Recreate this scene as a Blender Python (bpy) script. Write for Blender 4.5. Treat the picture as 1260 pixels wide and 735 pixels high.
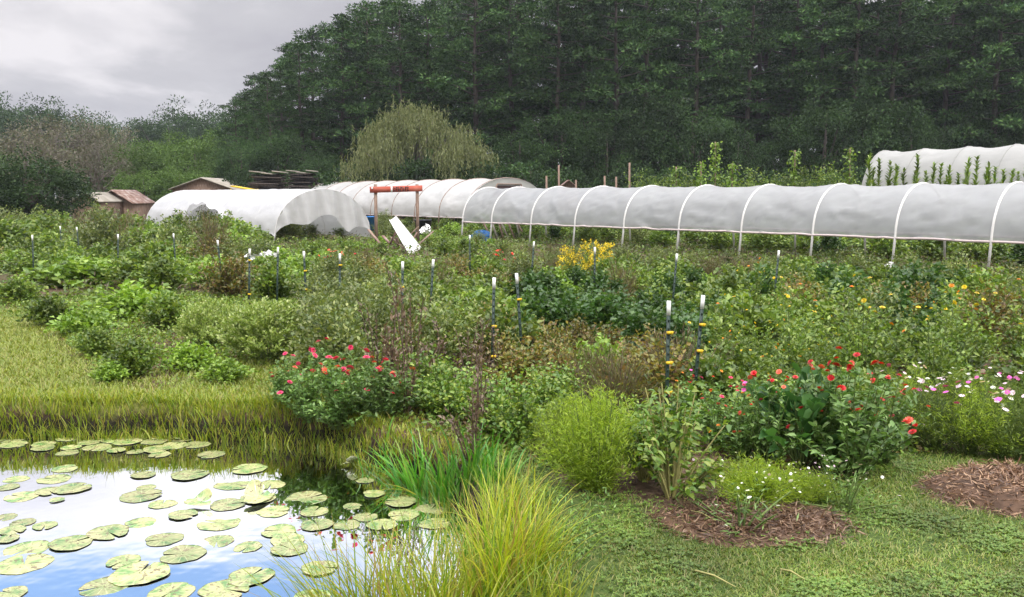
import bpy, math
import numpy as np
from mathutils import Matrix, Vector
R_ = math.radians
PI = math.pi
for o in list(bpy.data.objects): bpy.data.objects.remove(o)
SC = bpy.context.scene
COL = SC.collection

# ------------------------------------------------------------------ camera
F = 1091.0
PITCH = math.atan(127.5 / F)
CAMZ = 2.0
cam_d = bpy.data.cameras.new('camera'); cam = bpy.data.objects.new('camera', cam_d); COL.objects.link(cam)
cam_d.sensor_width = 36; cam_d.lens = F / 1260 * 36
cam_d.clip_start = 0.05; cam_d.clip_end = 4000
cam.location = (0, 0, CAMZ); cam.rotation_euler = (PI / 2 - PITCH, 0, 0)
SC.camera = cam

# ------------------------------------------------------------------ sky
W = bpy.data.worlds.new('World'); SC.world = W; W.use_nodes = True
nt = W.node_tree; N = nt.nodes; Lk = nt.links
N.clear()
out = N.new('ShaderNodeOutputWorld'); bg = N.new('ShaderNodeBackground'); bg.inputs[1].default_value = 0.1
sky = N.new('ShaderNodeTexSky'); sky.sky_type = 'NISHITA'; sky.sun_disc = False
SUN_EL, SUN_AZ = R_(52), R_(150)
sky.sun_elevation = SUN_EL; sky.sun_rotation = SUN_AZ
sky.air_density = 1.0; sky.dust_density = 0.6; sky.ozone_density = 2.0
tc = N.new('ShaderNodeTexCoord')
sep = N.new('ShaderNodeSeparateXYZ'); Lk.new(tc.outputs['Generated'], sep.inputs[0])
def M_(op, a, b=None, c=None, clamp=False):
    m = N.new('ShaderNodeMath'); m.operation = op; m.use_clamp = clamp
    for i, v in enumerate((a, b, c)):
        if v is None: continue
        if isinstance(v, (int, float)): m.inputs[i].default_value = v
        else: Lk.new(v, m.inputs[i])
    return m.outputs[0]
X, Y, Z = sep.outputs
zc = M_('MAXIMUM', Z, 0.0)
den = M_('ADD', zc, 0.16)
cx = M_('DIVIDE', X, den); cy = M_('DIVIDE', Y, den)
comb = N.new('ShaderNodeCombineXYZ'); Lk.new(cx, comb.inputs[0]); Lk.new(cy, comb.inputs[1])
n1 = N.new('ShaderNodeTexNoise'); n1.inputs['Scale'].default_value = 0.85; n1.inputs['Detail'].default_value = 6
n1.inputs['Roughness'].default_value = 0.55; n1.inputs['Distortion'].default_value = 0.35
mp = N.new('ShaderNodeMapping'); mp.inputs['Location'].default_value = (3.1, 1.7, 0.0); mp.inputs['Scale'].default_value = (1.0, 0.75, 1)
Lk.new(comb.outputs[0], mp.inputs[0]); Lk.new(mp.outputs[0], n1.inputs['Vector'])
cr = N.new('ShaderNodeValToRGB'); Lk.new(n1.outputs[0], cr.inputs[0])
e = cr.color_ramp.elements
e[0].position = 0.40; e[0].color = (0.53, 0.52, 0.57, 1)
e[1].position = 0.66; e[1].color = (0.93, 0.90, 0.93, 1)
m_ = cr.color_ramp.elements.new(0.54); m_.color = (0.64, 0.63, 0.67, 1)
# clouds are brighter overhead, as an overcast sky is
br = M_('ADD', 5.7, M_('MULTIPLY', M_('SUBTRACT', M_('MAXIMUM', Z, 0.215), 0.215), 48.0))
vm = N.new('ShaderNodeVectorMath'); vm.operation = 'SCALE'; Lk.new(cr.outputs[0], vm.inputs[0]); Lk.new(br, vm.inputs['Scale'])
# break in the cloud, up and to the left, where the pond mirrors blue
az = M_('ARCTAN2', X, Y)                       # 0 ahead, negative to the left
d1 = M_('MULTIPLY', M_('SUBTRACT', az, -0.62), 1.9)
d2 = M_('MULTIPLY', M_('SUBTRACT', Z, 0.515), 5.6)
rr = M_('SQRT', M_('ADD', M_('MULTIPLY', d1, d1), M_('MULTIPLY', d2, d2)))
rr2 = M_('ADD', rr, M_('MULTIPLY', M_('SUBTRACT', n1.outputs[0], 0.5), 1.6))
hole = N.new('ShaderNodeMapRange'); hole.inputs[1].default_value = 0.72; hole.inputs[2].default_value = 1.12
hole.inputs[3].default_value = 0.0; hole.inputs[4].default_value = 1.0; hole.interpolation_type = 'SMOOTHSTEP'
Lk.new(rr2, hole.inputs[0])
skm = N.new('ShaderNodeVectorMath'); skm.operation = 'SCALE'; skm.inputs['Scale'].default_value = 1.45
Lk.new(sky.outputs[0], skm.inputs[0])
mx = N.new('ShaderNodeMix'); mx.data_type = 'VECTOR'
Lk.new(hole.outputs[0], mx.inputs['Factor']); Lk.new(skm.outputs[0], mx.inputs[4]); Lk.new(vm.outputs[0], mx.inputs[5])
Lk.new(mx.outputs[1], bg.inputs[0]); Lk.new(bg.outputs[0], out.inputs[0])

# ------------------------------------------------------------------ sun, exposure
sd = bpy.data.lights.new('sun', 'SUN'); sd.energy = 1.5; sd.angle = R_(14); sd.color = (1.0, 0.96, 0.88)
sun = bpy.data.objects.new('sun', sd); COL.objects.link(sun)
sv = Vector((math.sin(SUN_AZ) * math.cos(SUN_EL), math.cos(SUN_AZ) * math.cos(SUN_EL), math.sin(SUN_EL)))
sun.rotation_euler = sv.to_track_quat('Z', 'Y').to_euler()
SC.view_settings.view_transform = 'Standard'; SC.view_settings.look = 'None'
SC.view_settings.exposure = 0.74; SC.view_settings.gamma = 1.0; SC.view_settings.use_curve_mapping = False
try:
    SC.cycles.transparent_max_bounces = 12; SC.cycles.max_bounces = 5; SC.cycles.volume_bounces = 0
    SC.cycles.caustics_reflective = False; SC.cycles.caustics_refractive = False
except Exception: pass

# ------------------------------------------------------------------ projection helpers (photo pixel -> place on the ground)
cp, sp = math.cos(PITCH), math.sin(PITCH)
def ray(px, py):
    u = (px - 630) / F; v = (367.5 - py) / F
    return np.array([u, cp + v * sp, -sp + v * cp])
def G(px, py, z=0.0):
    d = ray(px, py); t = (z - CAMZ) / d[2]
    return np.array([d[0] * t, d[1] * t, z])
def AT(px, py, y):
    d = ray(px, py); t = y / d[1]
    return np.array([d[0] * t, y, CAMZ + d[2] * t])
def TOP(px, py, h):
    """foot of a thing of height h whose top shows at px, py"""
    p = G(px, py, h); return np.array([p[0], p[1], 0.0])

# ------------------------------------------------------------------ object helpers
def link(o, parent=None):
    COL.objects.link(o)
    if parent is not None: o.parent = parent
    return o
def tag(o, label=None, cat=None, group=None, kind=None):
    if label: o['label'] = label
    if cat: o['category'] = cat
    if group: o['group'] = group
    if kind: o['kind'] = kind
    return o
def mesh_of(name, V, Fs, mat, smooth=False):
    """V (n,3); Fs list of (m,k) index arrays"""
    V = np.asarray(V, dtype=np.float32)
    if not isinstance(Fs, list): Fs = [Fs]
    Fs = [np.asarray(f, dtype=np.int32) for f in Fs if len(f)]
    me = bpy.data.meshes.new(name)
    me.vertices.add(len(V)); me.vertices.foreach_set('co', V.ravel())
    nl = sum(f.size for f in Fs); npoly = sum(len(f) for f in Fs)
    me.loops.add(nl); me.polygons.add(npoly)
    me.loops.foreach_set('vertex_index', np.concatenate([f.ravel() for f in Fs]))
    tot = np.concatenate([np.full(len(f), f.shape[1], dtype=np.int32) for f in Fs])
    st = np.concatenate([[0], np.cumsum(tot)[:-1]]).astype(np.int32)
    me.polygons.foreach_set('loop_start', st)
    try: me.polygons.foreach_set('loop_total', tot)
    except Exception: pass
    if smooth: me.polygons.foreach_set('use_smooth', np.ones(npoly, dtype=bool))
    me.update(calc_edges=True)
    if mat: me.materials.append(mat)
    return me
def mobj(name, me, parent=None, loc=(0, 0, 0), rot=(0, 0, 0), scale=(1, 1, 1)):
    o = bpy.data.objects.new(name, me); link(o, parent)
    o.location = loc; o.rotation_euler = rot; o.scale = scale
    return o
def empty(name, loc, rz=0, label=None, cat=None, group=None, s=1.0):
    o = bpy.data.objects.new(name, None); link(o); o.location = loc; o.rotation_euler = (0, 0, rz)
    o.scale = (s, s, s) if isinstance(s, (int, float)) else s
    o.empty_display_size = 0.1
    return tag(o, label, cat, group)
class MB:
    def __init__(s): s.V = []; s.F = {}; s.n = 0
    def add(s, V, *Fs):
        V = np.asarray(V, dtype=float)
        for f in Fs:
            f = np.asarray(f)
            if len(f): s.F.setdefault(f.shape[1], []).append(f + s.n)
        s.V.append(V); s.n += len(V)
        return s
    def mesh(s, name, mat, smooth=False):
        return mesh_of(name, np.concatenate(s.V), [np.concatenate(v) for v in s.F.values()], mat, smooth)
    def box(s, c, d, rot=None):
        c = np.array(c, float); d = np.array(d, float) / 2
        v = np.array([[x, y, z] for x in (-1, 1) for y in (-1, 1) for z in (-1, 1)]) * d
        if rot is not None: v = v @ np.array(rot).T
        return s.add(v + c, [[0, 1, 3, 2], [4, 6, 7, 5], [0, 4, 5, 1], [2, 3, 7, 6], [0, 2, 6, 4], [1, 5, 7, 3]])
    def bar(s, a, b, w, t, up=(0, 0, 1)):
        a = np.array(a, float); b = np.array(b, float); d = b - a; L = np.linalg.norm(d); d /= L
        u = np.array(up, float); x = np.cross(d, u)
        if np.linalg.norm(x) < 1e-4: x = np.cross(d, (1, 0, 0))
        x /= np.linalg.norm(x); y = np.cross(x, d)
        return s.box((a + b) / 2, (w, L, t), np.stack([x, d, y], 1))
    def tube(s, P, r, k=6, cap=True):
        P = np.asarray(P, float); n = len(P); r = np.broadcast_to(np.asarray(r, float), (n,))
        T = np.gradient(P, axis=0); T /= np.linalg.norm(T, axis=1)[:, None] + 1e-9
        ref = np.array([0, 0, 1.0]) if abs(T[:, 2]).mean() < 0.8 else np.array([1.0, 0, 0])
        A = np.cross(T, ref); A /= np.linalg.norm(A, axis=1)[:, None] + 1e-9
        B = np.cross(T, A); th = np.arange(k) * 2 * PI / k
        V = P[:, None] + r[:, None, None] * (np.cos(th)[None, :, None] * A[:, None] + np.sin(th)[None, :, None] * B[:, None])
        i, j = np.meshgrid(np.arange(n - 1), np.arange(k), indexing='ij'); j2 = (j + 1) % k
        Q = np.stack([i * k + j, i * k + j2, (i + 1) * k + j2, (i + 1) * k + j], -1).reshape(-1, 4)
        s.add(V.reshape(-1, 3), Q)
        if cap and k > 3:
            base = s.n - n * k
            s.F.setdefault(k, []).append(np.array([list(range(k))[::-1], [(n - 1) * k + q for q in range(k)]]) + base)
        return s

def nrm(v): return v / (np.linalg.norm(v, axis=-1, keepdims=True) + 1e-9)
def leafgeo(rng, P, D, L, Wd, fold=0.25, droop=0.15, side=None):
    """folded leaf blades: 4 verts, 2 tris each"""
    n = len(P); D = nrm(D); L = np.broadcast_to(L, (n,))[:, None]; Wd = np.broadcast_to(Wd, (n,))[:, None]
    if side is None: side = np.cross(D, np.array([0, 0, 1.0])[None] + 0.9 * rng.normal(size=(n, 3)))
    S = nrm(side); Nn = np.cross(S, D)
    b = P; l = P + D * L * .42 - S * Wd * .5 + Nn * fold * Wd; r = P + D * L * .42 + S * Wd * .5 + Nn * fold * Wd
    t = P + D * L - np.array([0, 0, 1.0]) * droop * L
    V = np.stack([b, r, t, l], 1).reshape(-1, 3)
    k = np.arange(n)[:, None] * 4
    return V, np.concatenate([k + [0, 1, 2], k + [0, 2, 3]], 0)
def leafgeo2(rng, P, D, L, Wd, fold=0.2, droop=0.25):
    """rounder leaf: 6 verts, 4 tris, for near plants"""
    n = len(P); D = nrm(D); L = np.broadcast_to(L, (n,))[:, None]; Wd = np.broadcast_to(Wd, (n,))[:, None]
    S = nrm(np.cross(D, np.array([0, 0, 1.0])[None] + 0.5 * rng.normal(size=(n, 3)))); Nn = np.cross(S, D)
    dn = np.array([0, 0, -1.0])
    m = P + D * L * .5 + dn * droop * L * .18
    t = P + D * L + dn * droop * L * .8
    l1 = P + D * L * .33 - S * Wd * .5 + Nn * fold * Wd; r1 = P + D * L * .33 + S * Wd * .5 + Nn * fold * Wd
    l2 = P + D * L * .7 - S * Wd * .36 + Nn * fold * Wd * .8 + dn * droop * L * .3; r2 = P + D * L * .7 + S * Wd * .36 + Nn * fold * Wd * .8 + dn * droop * L * .3
    V = np.stack([P, r1, r2, t, l2, l1, m], 1).reshape(-1, 3); k = np.arange(n)[:, None] * 7
    return V, np.concatenate([k + [0, 1, 6], k + [1, 2, 6], k + [2, 3, 6], k + [3, 4, 6], k + [4, 5, 6], k + [5, 0, 6]], 0)
def blades(rng, P, lean, L, Wd, bend=0.5, seg=5, stiff=1.0):
    """curved grass blades (strips). lean: (n,2) horizontal lean vectors"""
    n = len(P); L = np.broadcast_to(L, (n,)); Wd = np.broadcast_to(Wd, (n,)); bend = np.broadcast_to(bend, (n,))
    a = np.arctan2(lean[:, 1], lean[:, 0]); l0 = np.linalg.norm(lean, axis=1)
    sd_ = a + PI / 2 + rng.normal(0, .5, n); S = np.stack([np.cos(sd_), np.sin(sd_), np.zeros(n)], 1)
    H = np.stack([np.cos(a), np.sin(a), np.zeros(n)], 1)
    pts = [P]; ang = np.arctan(l0); p = P
    for i in range(seg):
        t = (i + .5) / seg; an = ang + bend * t ** 1.6 * 2.2
        p = p + (np.sin(an)[:, None] * H + np.cos(an)[:, None] * np.array([0, 0, 1.0])) * (L / seg)[:, None]; pts.append(p)
    rows = []
    for i, q in enumerate(pts[:-1]):
        t = i / seg; w = Wd * (.75 + .5 * t if t < .4 else 1.0 * (1.02 - t) ** .6)
        rows += [q - S * w[:, None] / 2, q + S * w[:, None] / 2]
    V = np.stack(rows + [pts[-1]], 1); nv = V.shape[1]; k = np.arange(n)[:, None] * nv
    Q = np.concatenate([k + [2 * i, 2 * i + 1, 2 * i + 3, 2 * i + 2] for i in range(seg - 1)], 0)
    T = k + [2 * seg - 2, 2 * seg - 1, 2 * seg]
    return V.reshape(-1, 3), Q, T

# ------------------------------------------------------------------ materials
def newmat(name):
    m = bpy.data.materials.new(name); m.use_nodes = True; t = m.node_tree; t.nodes.clear()
    o = t.nodes.new('ShaderNodeOutputMaterial'); return m, t, o
def ramp(t, fac, cols, interp='LINEAR'):
    r = t.nodes.new('ShaderNodeValToRGB'); r.color_ramp.interpolation = interp
    els = r.color_ramp.elements
    while len(els) < len(cols): els.new(0.5)
    for i, c in enumerate(cols):
        pos, col = c if isinstance(c[0], (int, float)) and not isinstance(c[1], (int, float)) else (i / (len(cols) - 1), c)
        els[i].position = pos; els[i].color = (*col, 1)
    t.links.new(fac, r.inputs[0]); return r.outputs[0]
def leafmat(name, cols, trans=0.3, rough=0.44, spec=0.45, vary=0.25, patch=None):
    gain = 1.15 if name in ('leafy_green', 'bright_green', 'grey_green', 'yellowing_leaves', 'brown_weed', 'zinnia_leaves', 'pepper_leaves', 'dark_green') else 1.0
    m, t, o = newmat(name)
    geo = t.nodes.new('ShaderNodeNewGeometry'); oi = t.nodes.new('ShaderNodeObjectInfo')
    c = ramp(t, geo.outputs['Random Per Island'], cols)
    mr = t.nodes.new('ShaderNodeMapRange'); mr.inputs[3].default_value = gain * (1 - vary); mr.inputs[4].default_value = gain * (1 + vary)
    t.links.new(oi.outputs['Random'], mr.inputs[0])
    v = t.nodes.new('ShaderNodeVectorMath'); v.operation = 'SCALE'; t.links.new(c, v.inputs[0]); t.links.new(mr.outputs[0], v.inputs['Scale'])
    if patch:
        nn = t.nodes.new('ShaderNodeTexNoise'); nn.inputs['Scale'].default_value = patch[0]; nn.inputs['Detail'].default_value = 2; t.links.new(geo.outputs['Position'], nn.inputs['Vector'])
        m2 = t.nodes.new('ShaderNodeMapRange'); m2.inputs[1].default_value = .35; m2.inputs[2].default_value = .65; m2.inputs[3].default_value = patch[1]; m2.inputs[4].default_value = patch[2]; t.links.new(nn.outputs[0], m2.inputs[0])
        v0 = v; v = t.nodes.new('ShaderNodeVectorMath'); v.operation = 'SCALE'; t.links.new(v0.outputs[0], v.inputs[0]); t.links.new(m2.outputs[0], v.inputs['Scale'])
    p = t.nodes.new('ShaderNodeBsdfPrincipled'); p.inputs['Roughness'].default_value = rough; p.inputs['Specular IOR Level'].default_value = spec
    t.links.new(v.outputs[0], p.inputs['Base Color'])
    tr = t.nodes.new('ShaderNodeBsdfTranslucent')
    v2 = t.nodes.new('ShaderNodeVectorMath'); v2.operation = 'MULTIPLY'; v2.inputs[1].default_value = (1.25, 1.3, .6)
    t.links.new(v.outputs[0], v2.inputs[0]); t.links.new(v2.outputs[0], tr.inputs[0])
    mx = t.nodes.new('ShaderNodeMixShader'); mx.inputs[0].default_value = trans
    t.links.new(p.outputs[0], mx.inputs[1]); t.links.new(tr.outputs[0], mx.inputs[2]); t.links.new(mx.outputs[0], o.inputs[0])
    return m
def noisemat(name, cols, scale=8, rough=0.8, bump=0.3, detail=6, spec=0.3, stretch=(1, 1, 1), bdist=0.02):
    m, t, o = newmat(name)
    tcn = t.nodes.new('ShaderNodeTexCoord'); mp = t.nodes.new('ShaderNodeMapping'); mp.inputs['Scale'].default_value = stretch
    t.links.new(tcn.outputs['Object'], mp.inputs[0])
    n = t.nodes.new('ShaderNodeTexNoise'); n.inputs['Scale'].default_value = scale; n.inputs['Detail'].default_value = detail
    t.links.new(mp.outputs[0], n.inputs['Vector'])
    k = len(cols); c = ramp(t, n.outputs[0], [(0.3 + 0.4 * i / max(1, k - 1), q) for i, q in enumerate(cols)])
    p = t.nodes.new('ShaderNodeBsdfPrincipled'); p.inputs['Roughness'].default_value = rough; p.inputs['Specular IOR Level'].default_value = spec
    t.links.new(c, p.inputs['Base Color'])
    if bump:
        b = t.nodes.new('ShaderNodeBump'); b.inputs['Strength'].default_value = bump; b.inputs['Distance'].default_value = bdist
        t.links.new(n.outputs[0], b.inputs['Height']); t.links.new(b.outputs[0], p.inputs['Normal'])
    t.links.new(p.outputs[0], o.inputs[0]); return m
def filmmat(name, col, through=0.12, trans=0.45, streak=(1, 1, 2.2)):
    m, t, o = newmat(name)
    tcn = t.nodes.new('ShaderNodeTexCoord'); mp = t.nodes.new('ShaderNodeMapping'); mp.inputs['Scale'].default_value = streak
    t.links.new(tcn.outputs['Object'], mp.inputs[0])
    n = t.nodes.new('ShaderNodeTexNoise'); n.inputs['Scale'].default_value = 1.3; n.inputs['Detail'].default_value = 7; n.inputs['Distortion'].default_value = .8
    t.links.new(mp.outputs[0], n.inputs['Vector'])
    c = ramp(t, n.outputs[0], [(0.25, tuple(q * .86 for q in col)), (0.7, col)])
    b = t.nodes.new('ShaderNodeBump'); b.inputs['Strength'].default_value = .35; b.inputs['Distance'].default_value = .05
    t.links.new(n.outputs[0], b.inputs['Height'])
    p = t.nodes.new('ShaderNodeBsdfPrincipled'); p.inputs['Roughness'].default_value = .38; p.inputs['Specular IOR Level'].default_value = .4
    t.links.new(c, p.inputs['Base Color']); t.links.new(b.outputs[0], p.inputs['Normal'])
    tr = t.nodes.new('ShaderNodeBsdfTranslucent'); t.links.new(c, tr.inputs[0])
    m1 = t.nodes.new('ShaderNodeMixShader'); m1.inputs[0].default_value = trans; t.links.new(p.outputs[0], m1.inputs[1]); t.links.new(tr.outputs[0], m1.inputs[2])
    tp = t.nodes.new('ShaderNodeBsdfTransparent'); m2 = t.nodes.new('ShaderNodeMixShader'); m2.inputs[0].default_value = through
    t.links.new(m1.outputs[0], m2.inputs[1]); t.links.new(tp.outputs[0], m2.inputs[2]); t.links.new(m2.outputs[0], o.inputs[0])
    return m
def plain(name, col, rough=0.6, spec=0.3, metal=0.0, var=0.15, scale=6):
    lo = tuple(max(0, c * (1 - var)) for c in col); hi = tuple(min(1, c * (1 + var)) for c in col)
    m = noisemat(name, [lo, col, hi], scale=scale, rough=rough, bump=.12, spec=spec)
    m.node_tree.nodes['Principled BSDF'].inputs['Metallic'].default_value = metal
    return m
G1 = (.055, .105, .018)
MAT = dict(
 leafy=leafmat('leafy_green', [(.055, .105, .016), (.105, .165, .026), (.19, .24, .045)], patch=(2.2, .65, 1.4)),
 bright=leafmat('bright_green', [(.08, .15, .018), (.14, .23, .028), (.22, .31, .05)], patch=(2.2, .75, 1.25)),
 dark=leafmat('dark_green', [(.025, .065, .014), (.042, .095, .02), (.08, .14, .03)], spec=.5),
 grey=leafmat('grey_green', [(.06, .095, .025), (.11, .14, .04), (.18, .20, .06)], patch=(2.2, .65, 1.4)),
 basil=leafmat('basil_green', [(.15, .23, .045), (.27, .36, .08), (.44, .49, .20)], vary=.1),
 lime=leafmat('lime_green', [(.16, .25, .02), (.24, .34, .03), (.34, .42, .05)], trans=.4),
 yellowing=leafmat('yellowing_leaves', [(.05, .09, .02), (.13, .13, .03), (.22, .19, .04), (.16, .09, .035), (.09, .12, .03)]),
 brownweed=leafmat('brown_weed', [(.08, .075, .03), (.14, .10, .055), (.09, .12, .035), (.17, .13, .08)]),
 dead=leafmat('dead_leaves', [(.08, .05, .035), (.14, .095, .06), (.20, .14, .09)], trans=.15),
 zin=leafmat('zinnia_leaves', [(.06, .12, .025), (.10, .19, .04), (.20, .30, .09)]),
 broad=leafmat('broad_leaves', [(.03, .085, .02), (.045, .12, .03), (.08, .17, .05)], spec=.5, rough=.4),
 pepper=leafmat('pepper_leaves', [(.07, .15, .02), (.13, .23, .03), (.26, .32, .05)], spec=.5),
 pine=leafmat('pine_needles', [(.018, .042, .014), (.032, .070, .020), (.062, .108, .028)], trans=.05, vary=.3, patch=(.30, .55, 1.7), rough=.7, spec=.15),
 farleaf=leafmat('far_leaves', [(.015, .035, .012), (.028, .056, .018), (.048, .085, .024)], patch=(.4, .6, 1.5), trans=.2, rough=.7, spec=.2),
 midleaf=leafmat('mid_tree_leaves', [(.045, .085, .018), (.07, .125, .026), (.11, .17, .04)], trans=.2, rough=.7, spec=.2),
 willow=leafmat('willow_leaves', [(.13, .155, .065), (.175, .20, .08), (.24, .255, .12)], trans=.25, rough=.7, spec=.2),
 greyleaf=leafmat('greyish_leaves', [(.13, .115, .095), (.15, .14, .10), (.10, .12, .06)], trans=.15, rough=.8, spec=.1),
 grass=leafmat('lawn_blades', [(.06, .11, .012), (.10, .165, .018), (.16, .20, .03), (.23, .20, .08)], patch=(1.6, .7, 1.35)),
 lawnleft=leafmat('lawn_blades_dry', [(.11, .16, .018), (.17, .22, .025), (.23, .27, .04), (.26, .24, .07)]),
 clover=leafmat('clover_leaves', [(.06, .12, .015), (.10, .175, .022), (.15, .22, .035)], patch=(1.6, .7, 1.35)),
 sedge=leafmat('sedge_blades', [(.10, .20, .01), (.19, .29, .014), (.32, .38, .025), (.42, .40, .045), (.26, .17, .07)], trans=.4),
 bank=leafmat('bank_blades', [(.09, .16, .012), (.18, .25, .016), (.30, .34, .03), (.24, .19, .05)], trans=.35),
 iris=leafmat('iris_leaves', [(.04, .17, .015), (.07, .25, .02), (.12, .33, .03), (.22, .30, .05)], trans=.35, spec=.5, rough=.35),
 stem=noisemat('green_stem', [(.07, .12, .03), (.14, .18, .05)], 20, bump=0),
 palestem=noisemat('pale_stem', [(.25, .24, .08), (.36, .33, .13)], 20, bump=0),
 drystem=noisemat('dry_stem', [(.06, .04, .03), (.15, .10, .07)], 20, bump=0),
 bark=noisemat('bark', [(.022, .018, .015), (.05, .04, .033), (.085, .065, .052)], 3, stretch=(4, 4, .6), bdist=.05),
 bark2=noisemat('pale_bark', [(.10, .085, .07), (.19, .165, .14)], 3, stretch=(4, 4, .6), bdist=.05),
 red=leafmat('red_petals', [(.50, .008, .012), (.66, .02, .025)], trans=.2),
 pink=leafmat('pink_petals', [(.62, .02, .09), (.80, .06, .18)], trans=.2),
 coral=leafmat('coral_petals', [(.75, .10, .06), (.85, .16, .09)], trans=.2),
 palepink=leafmat('pale_pink_petals', [(.75, .48, .60), (.85, .68, .76)], trans=.25),
 magenta=leafmat('magenta_petals', [(.48, .04, .28), (.62, .09, .38)], trans=.2),
 white=leafmat('white_petals', [(.78, .78, .74), (.85, .85, .80)], trans=.25),
 yellow=leafmat('yellow_petals', [(.62, .44, .015), (.78, .62, .03)], trans=.2),
 orange=leafmat('orange_petals', [(.75, .25, .01), (.85, .36, .02)], trans=.2),
 mulch=leafmat('mulch_chips', [(.045, .024, .013), (.12, .062, .032), (.22, .125, .065), (.32, .21, .12)], trans=0),
 pvc=plain('white_pvc', (.60, .59, .56), .4, var=.06),
 film=filmmat('tunnel_film', (.50, .51, .51), .30, .45, (1.1, 1.1, 1.6)),
 filmw=filmmat('white_row_cover', (.62, .62, .61), .04, .35),
 filmb=filmmat('cream_tunnel_film', (.62, .615, .585), .05, .35),
 filmr=filmmat('grey_tunnel_film', (.48, .48, .45), .06, .40),
 post=plain('dark_green_steel', (.02, .04, .03), .5, .4),
 wpaint=plain('white_paint', (.80, .80, .78), .5, var=.04),
 ins=plain('yellow_plastic', (.62, .42, .02), .5),
 wood=noisemat('weathered_wood', [(.12, .08, .06), (.22, .15, .11), (.30, .22, .17)], 4, stretch=(6, 6, .8)),
 redw=noisemat('faded_red_board', [(.36, .065, .04), (.45, .10, .065), (.50, .16, .11)], 3),
 darkp=plain('dark_paint', (.05, .03, .03), .6),
 blue=plain('blue_plastic', (.03, .16, .42), .4),
 black=plain('black_plastic', (.015, .017, .025), .4),
 rust=noisemat('rusty_sheet', [(.12, .07, .05), (.22, .14, .11), (.34, .30, .27)], 3),
 tarp=noisemat('pale_tarp', [(.20, .18, .14), (.34, .31, .26)], 1.5),
 greent=plain('green_tarp', (.04, .12, .08), .6),
 soilclod=noisemat('soil', [(.045, .026, .015), (.11, .062, .035)], 9, bdist=.05),
)

# ------------------------------------------------------------------ pond outline
WZ = -0.30
pond_px = [(-60, 541), (0, 541), (60, 540), (120, 542), (180, 540), (250, 543), (310, 544), (370, 548), (415, 556), (440, 575), (475, 590), (520, 600), (548, 622), (575, 655), (585, 690), (575, 740)]
pond = [G(a, b, WZ)[:2] for a, b in pond_px] + [np.array(p) for p in [(-.35, 3.3), (-.9, 2.4), (-2.2, 1.6), (-5, 1.2), (-11, 1.4), (-13, 4), (-12, 7.6), (-7, 8.55)]]
pond = np.array(pond)
def poly_sd(P, poly):
    """signed distance, negative inside"""
    P = np.asarray(P, float); A = poly; B = np.roll(poly, -1, 0)
    best = np.full(len(P), 1e9); ins = np.zeros(len(P), bool)
    for a, b in zip(A, B):
        ab = b - a; t = np.clip(((P - a) @ ab) / (ab @ ab), 0, 1); d = np.linalg.norm(P - (a + t[:, None] * ab), axis=1)
        best = np.minimum(best, d)
        c = ((a[1] > P[:, 1]) != (b[1] > P[:, 1])) & (P[:, 0] < (b[0] - a[0]) * (P[:, 1] - a[1]) / (b[1] - a[1] + 1e-12) + a[0])
        ins ^= c
    return np.where(ins, -best, best)
rs0 = np.random.default_rng(5)
_g = rs0.random((64, 64))
def vnoise(x, y, s):
    x = np.asarray(x) * s + 7.3; y = np.asarray(y) * s + 3.1
    xi = np.floor(x).astype(int); yi = np.floor(y).astype(int); fx = x - xi; fy = y - yi
    fx = fx * fx * (3 - 2 * fx); fy = fy * fy * (3 - 2 * fy)
    g = lambda a, b: _g[a % 64, b % 64]
    return (g(xi, yi) * (1 - fx) + g(xi + 1, yi) * fx) * (1 - fy) + (g(xi, yi + 1) * (1 - fx) + g(xi + 1, yi + 1) * fx) * fy
def fbm(x, y, s): return (vnoise(x, y, s) + .5 * vnoise(x, y, s * 2.1) + .25 * vnoise(x, y, s * 4.3)) / 1.75
def ppoly(L): return np.array([G(a, b)[:2] for a, b in L])
lawn_left = ppoly([(-300, 385), (0, 385), (40, 400), (90, 440), (130, 470), (200, 480), (290, 440), (340, 445), (370, 470), (340, 560), (0, 560), (-600, 560)])
lawn_right = ppoly([(1262, 545), (1200, 556), (1130, 545), (1090, 560), (1060, 590), (990, 600), (920, 590), (840, 640), (740, 610), (690, 600), (660, 560), (600, 560), (560, 600), (600, 735), (640, 1500), (3500, 1500), (1700, 560)])
mounds = [(G(930, 642), 0.66, .42, .05), (G(1262, 612), 0.78, .55, .10)]
def gz(x, y):
    x = np.atleast_1d(np.asarray(x, float)); y = np.atleast_1d(np.asarray(y, float))
    z = (fbm(x, y, .5) - .5) * .07 + (fbm(x, y, 3.) - .5) * .025
    near = (np.abs(x) < 16) & (y < 13) & (y > -2)
    sdv = np.full(x.shape, 9.0)
    if near.any(): sdv[near] = poly_sd(np.stack([x[near], y[near]], 1), pond)
    sdv = sdv + (fbm(x, y, 2.2) - .5) * .22
    k = np.clip((.22 - sdv) / .34, 0, 1); k = k * k * (3 - 2 * k)
    z = z * (1 - k) - .62 * k - np.clip(-sdv - .2, 0, 1) * .5
    for c, a, b, h in mounds:
        q = ((x - c[0]) / a) ** 2 + ((y - c[1]) / b) ** 2; z = z + h * np.exp(-q * 1.6)
    return z
def gz1(x, y): return float(gz(x, y)[0])

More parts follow.
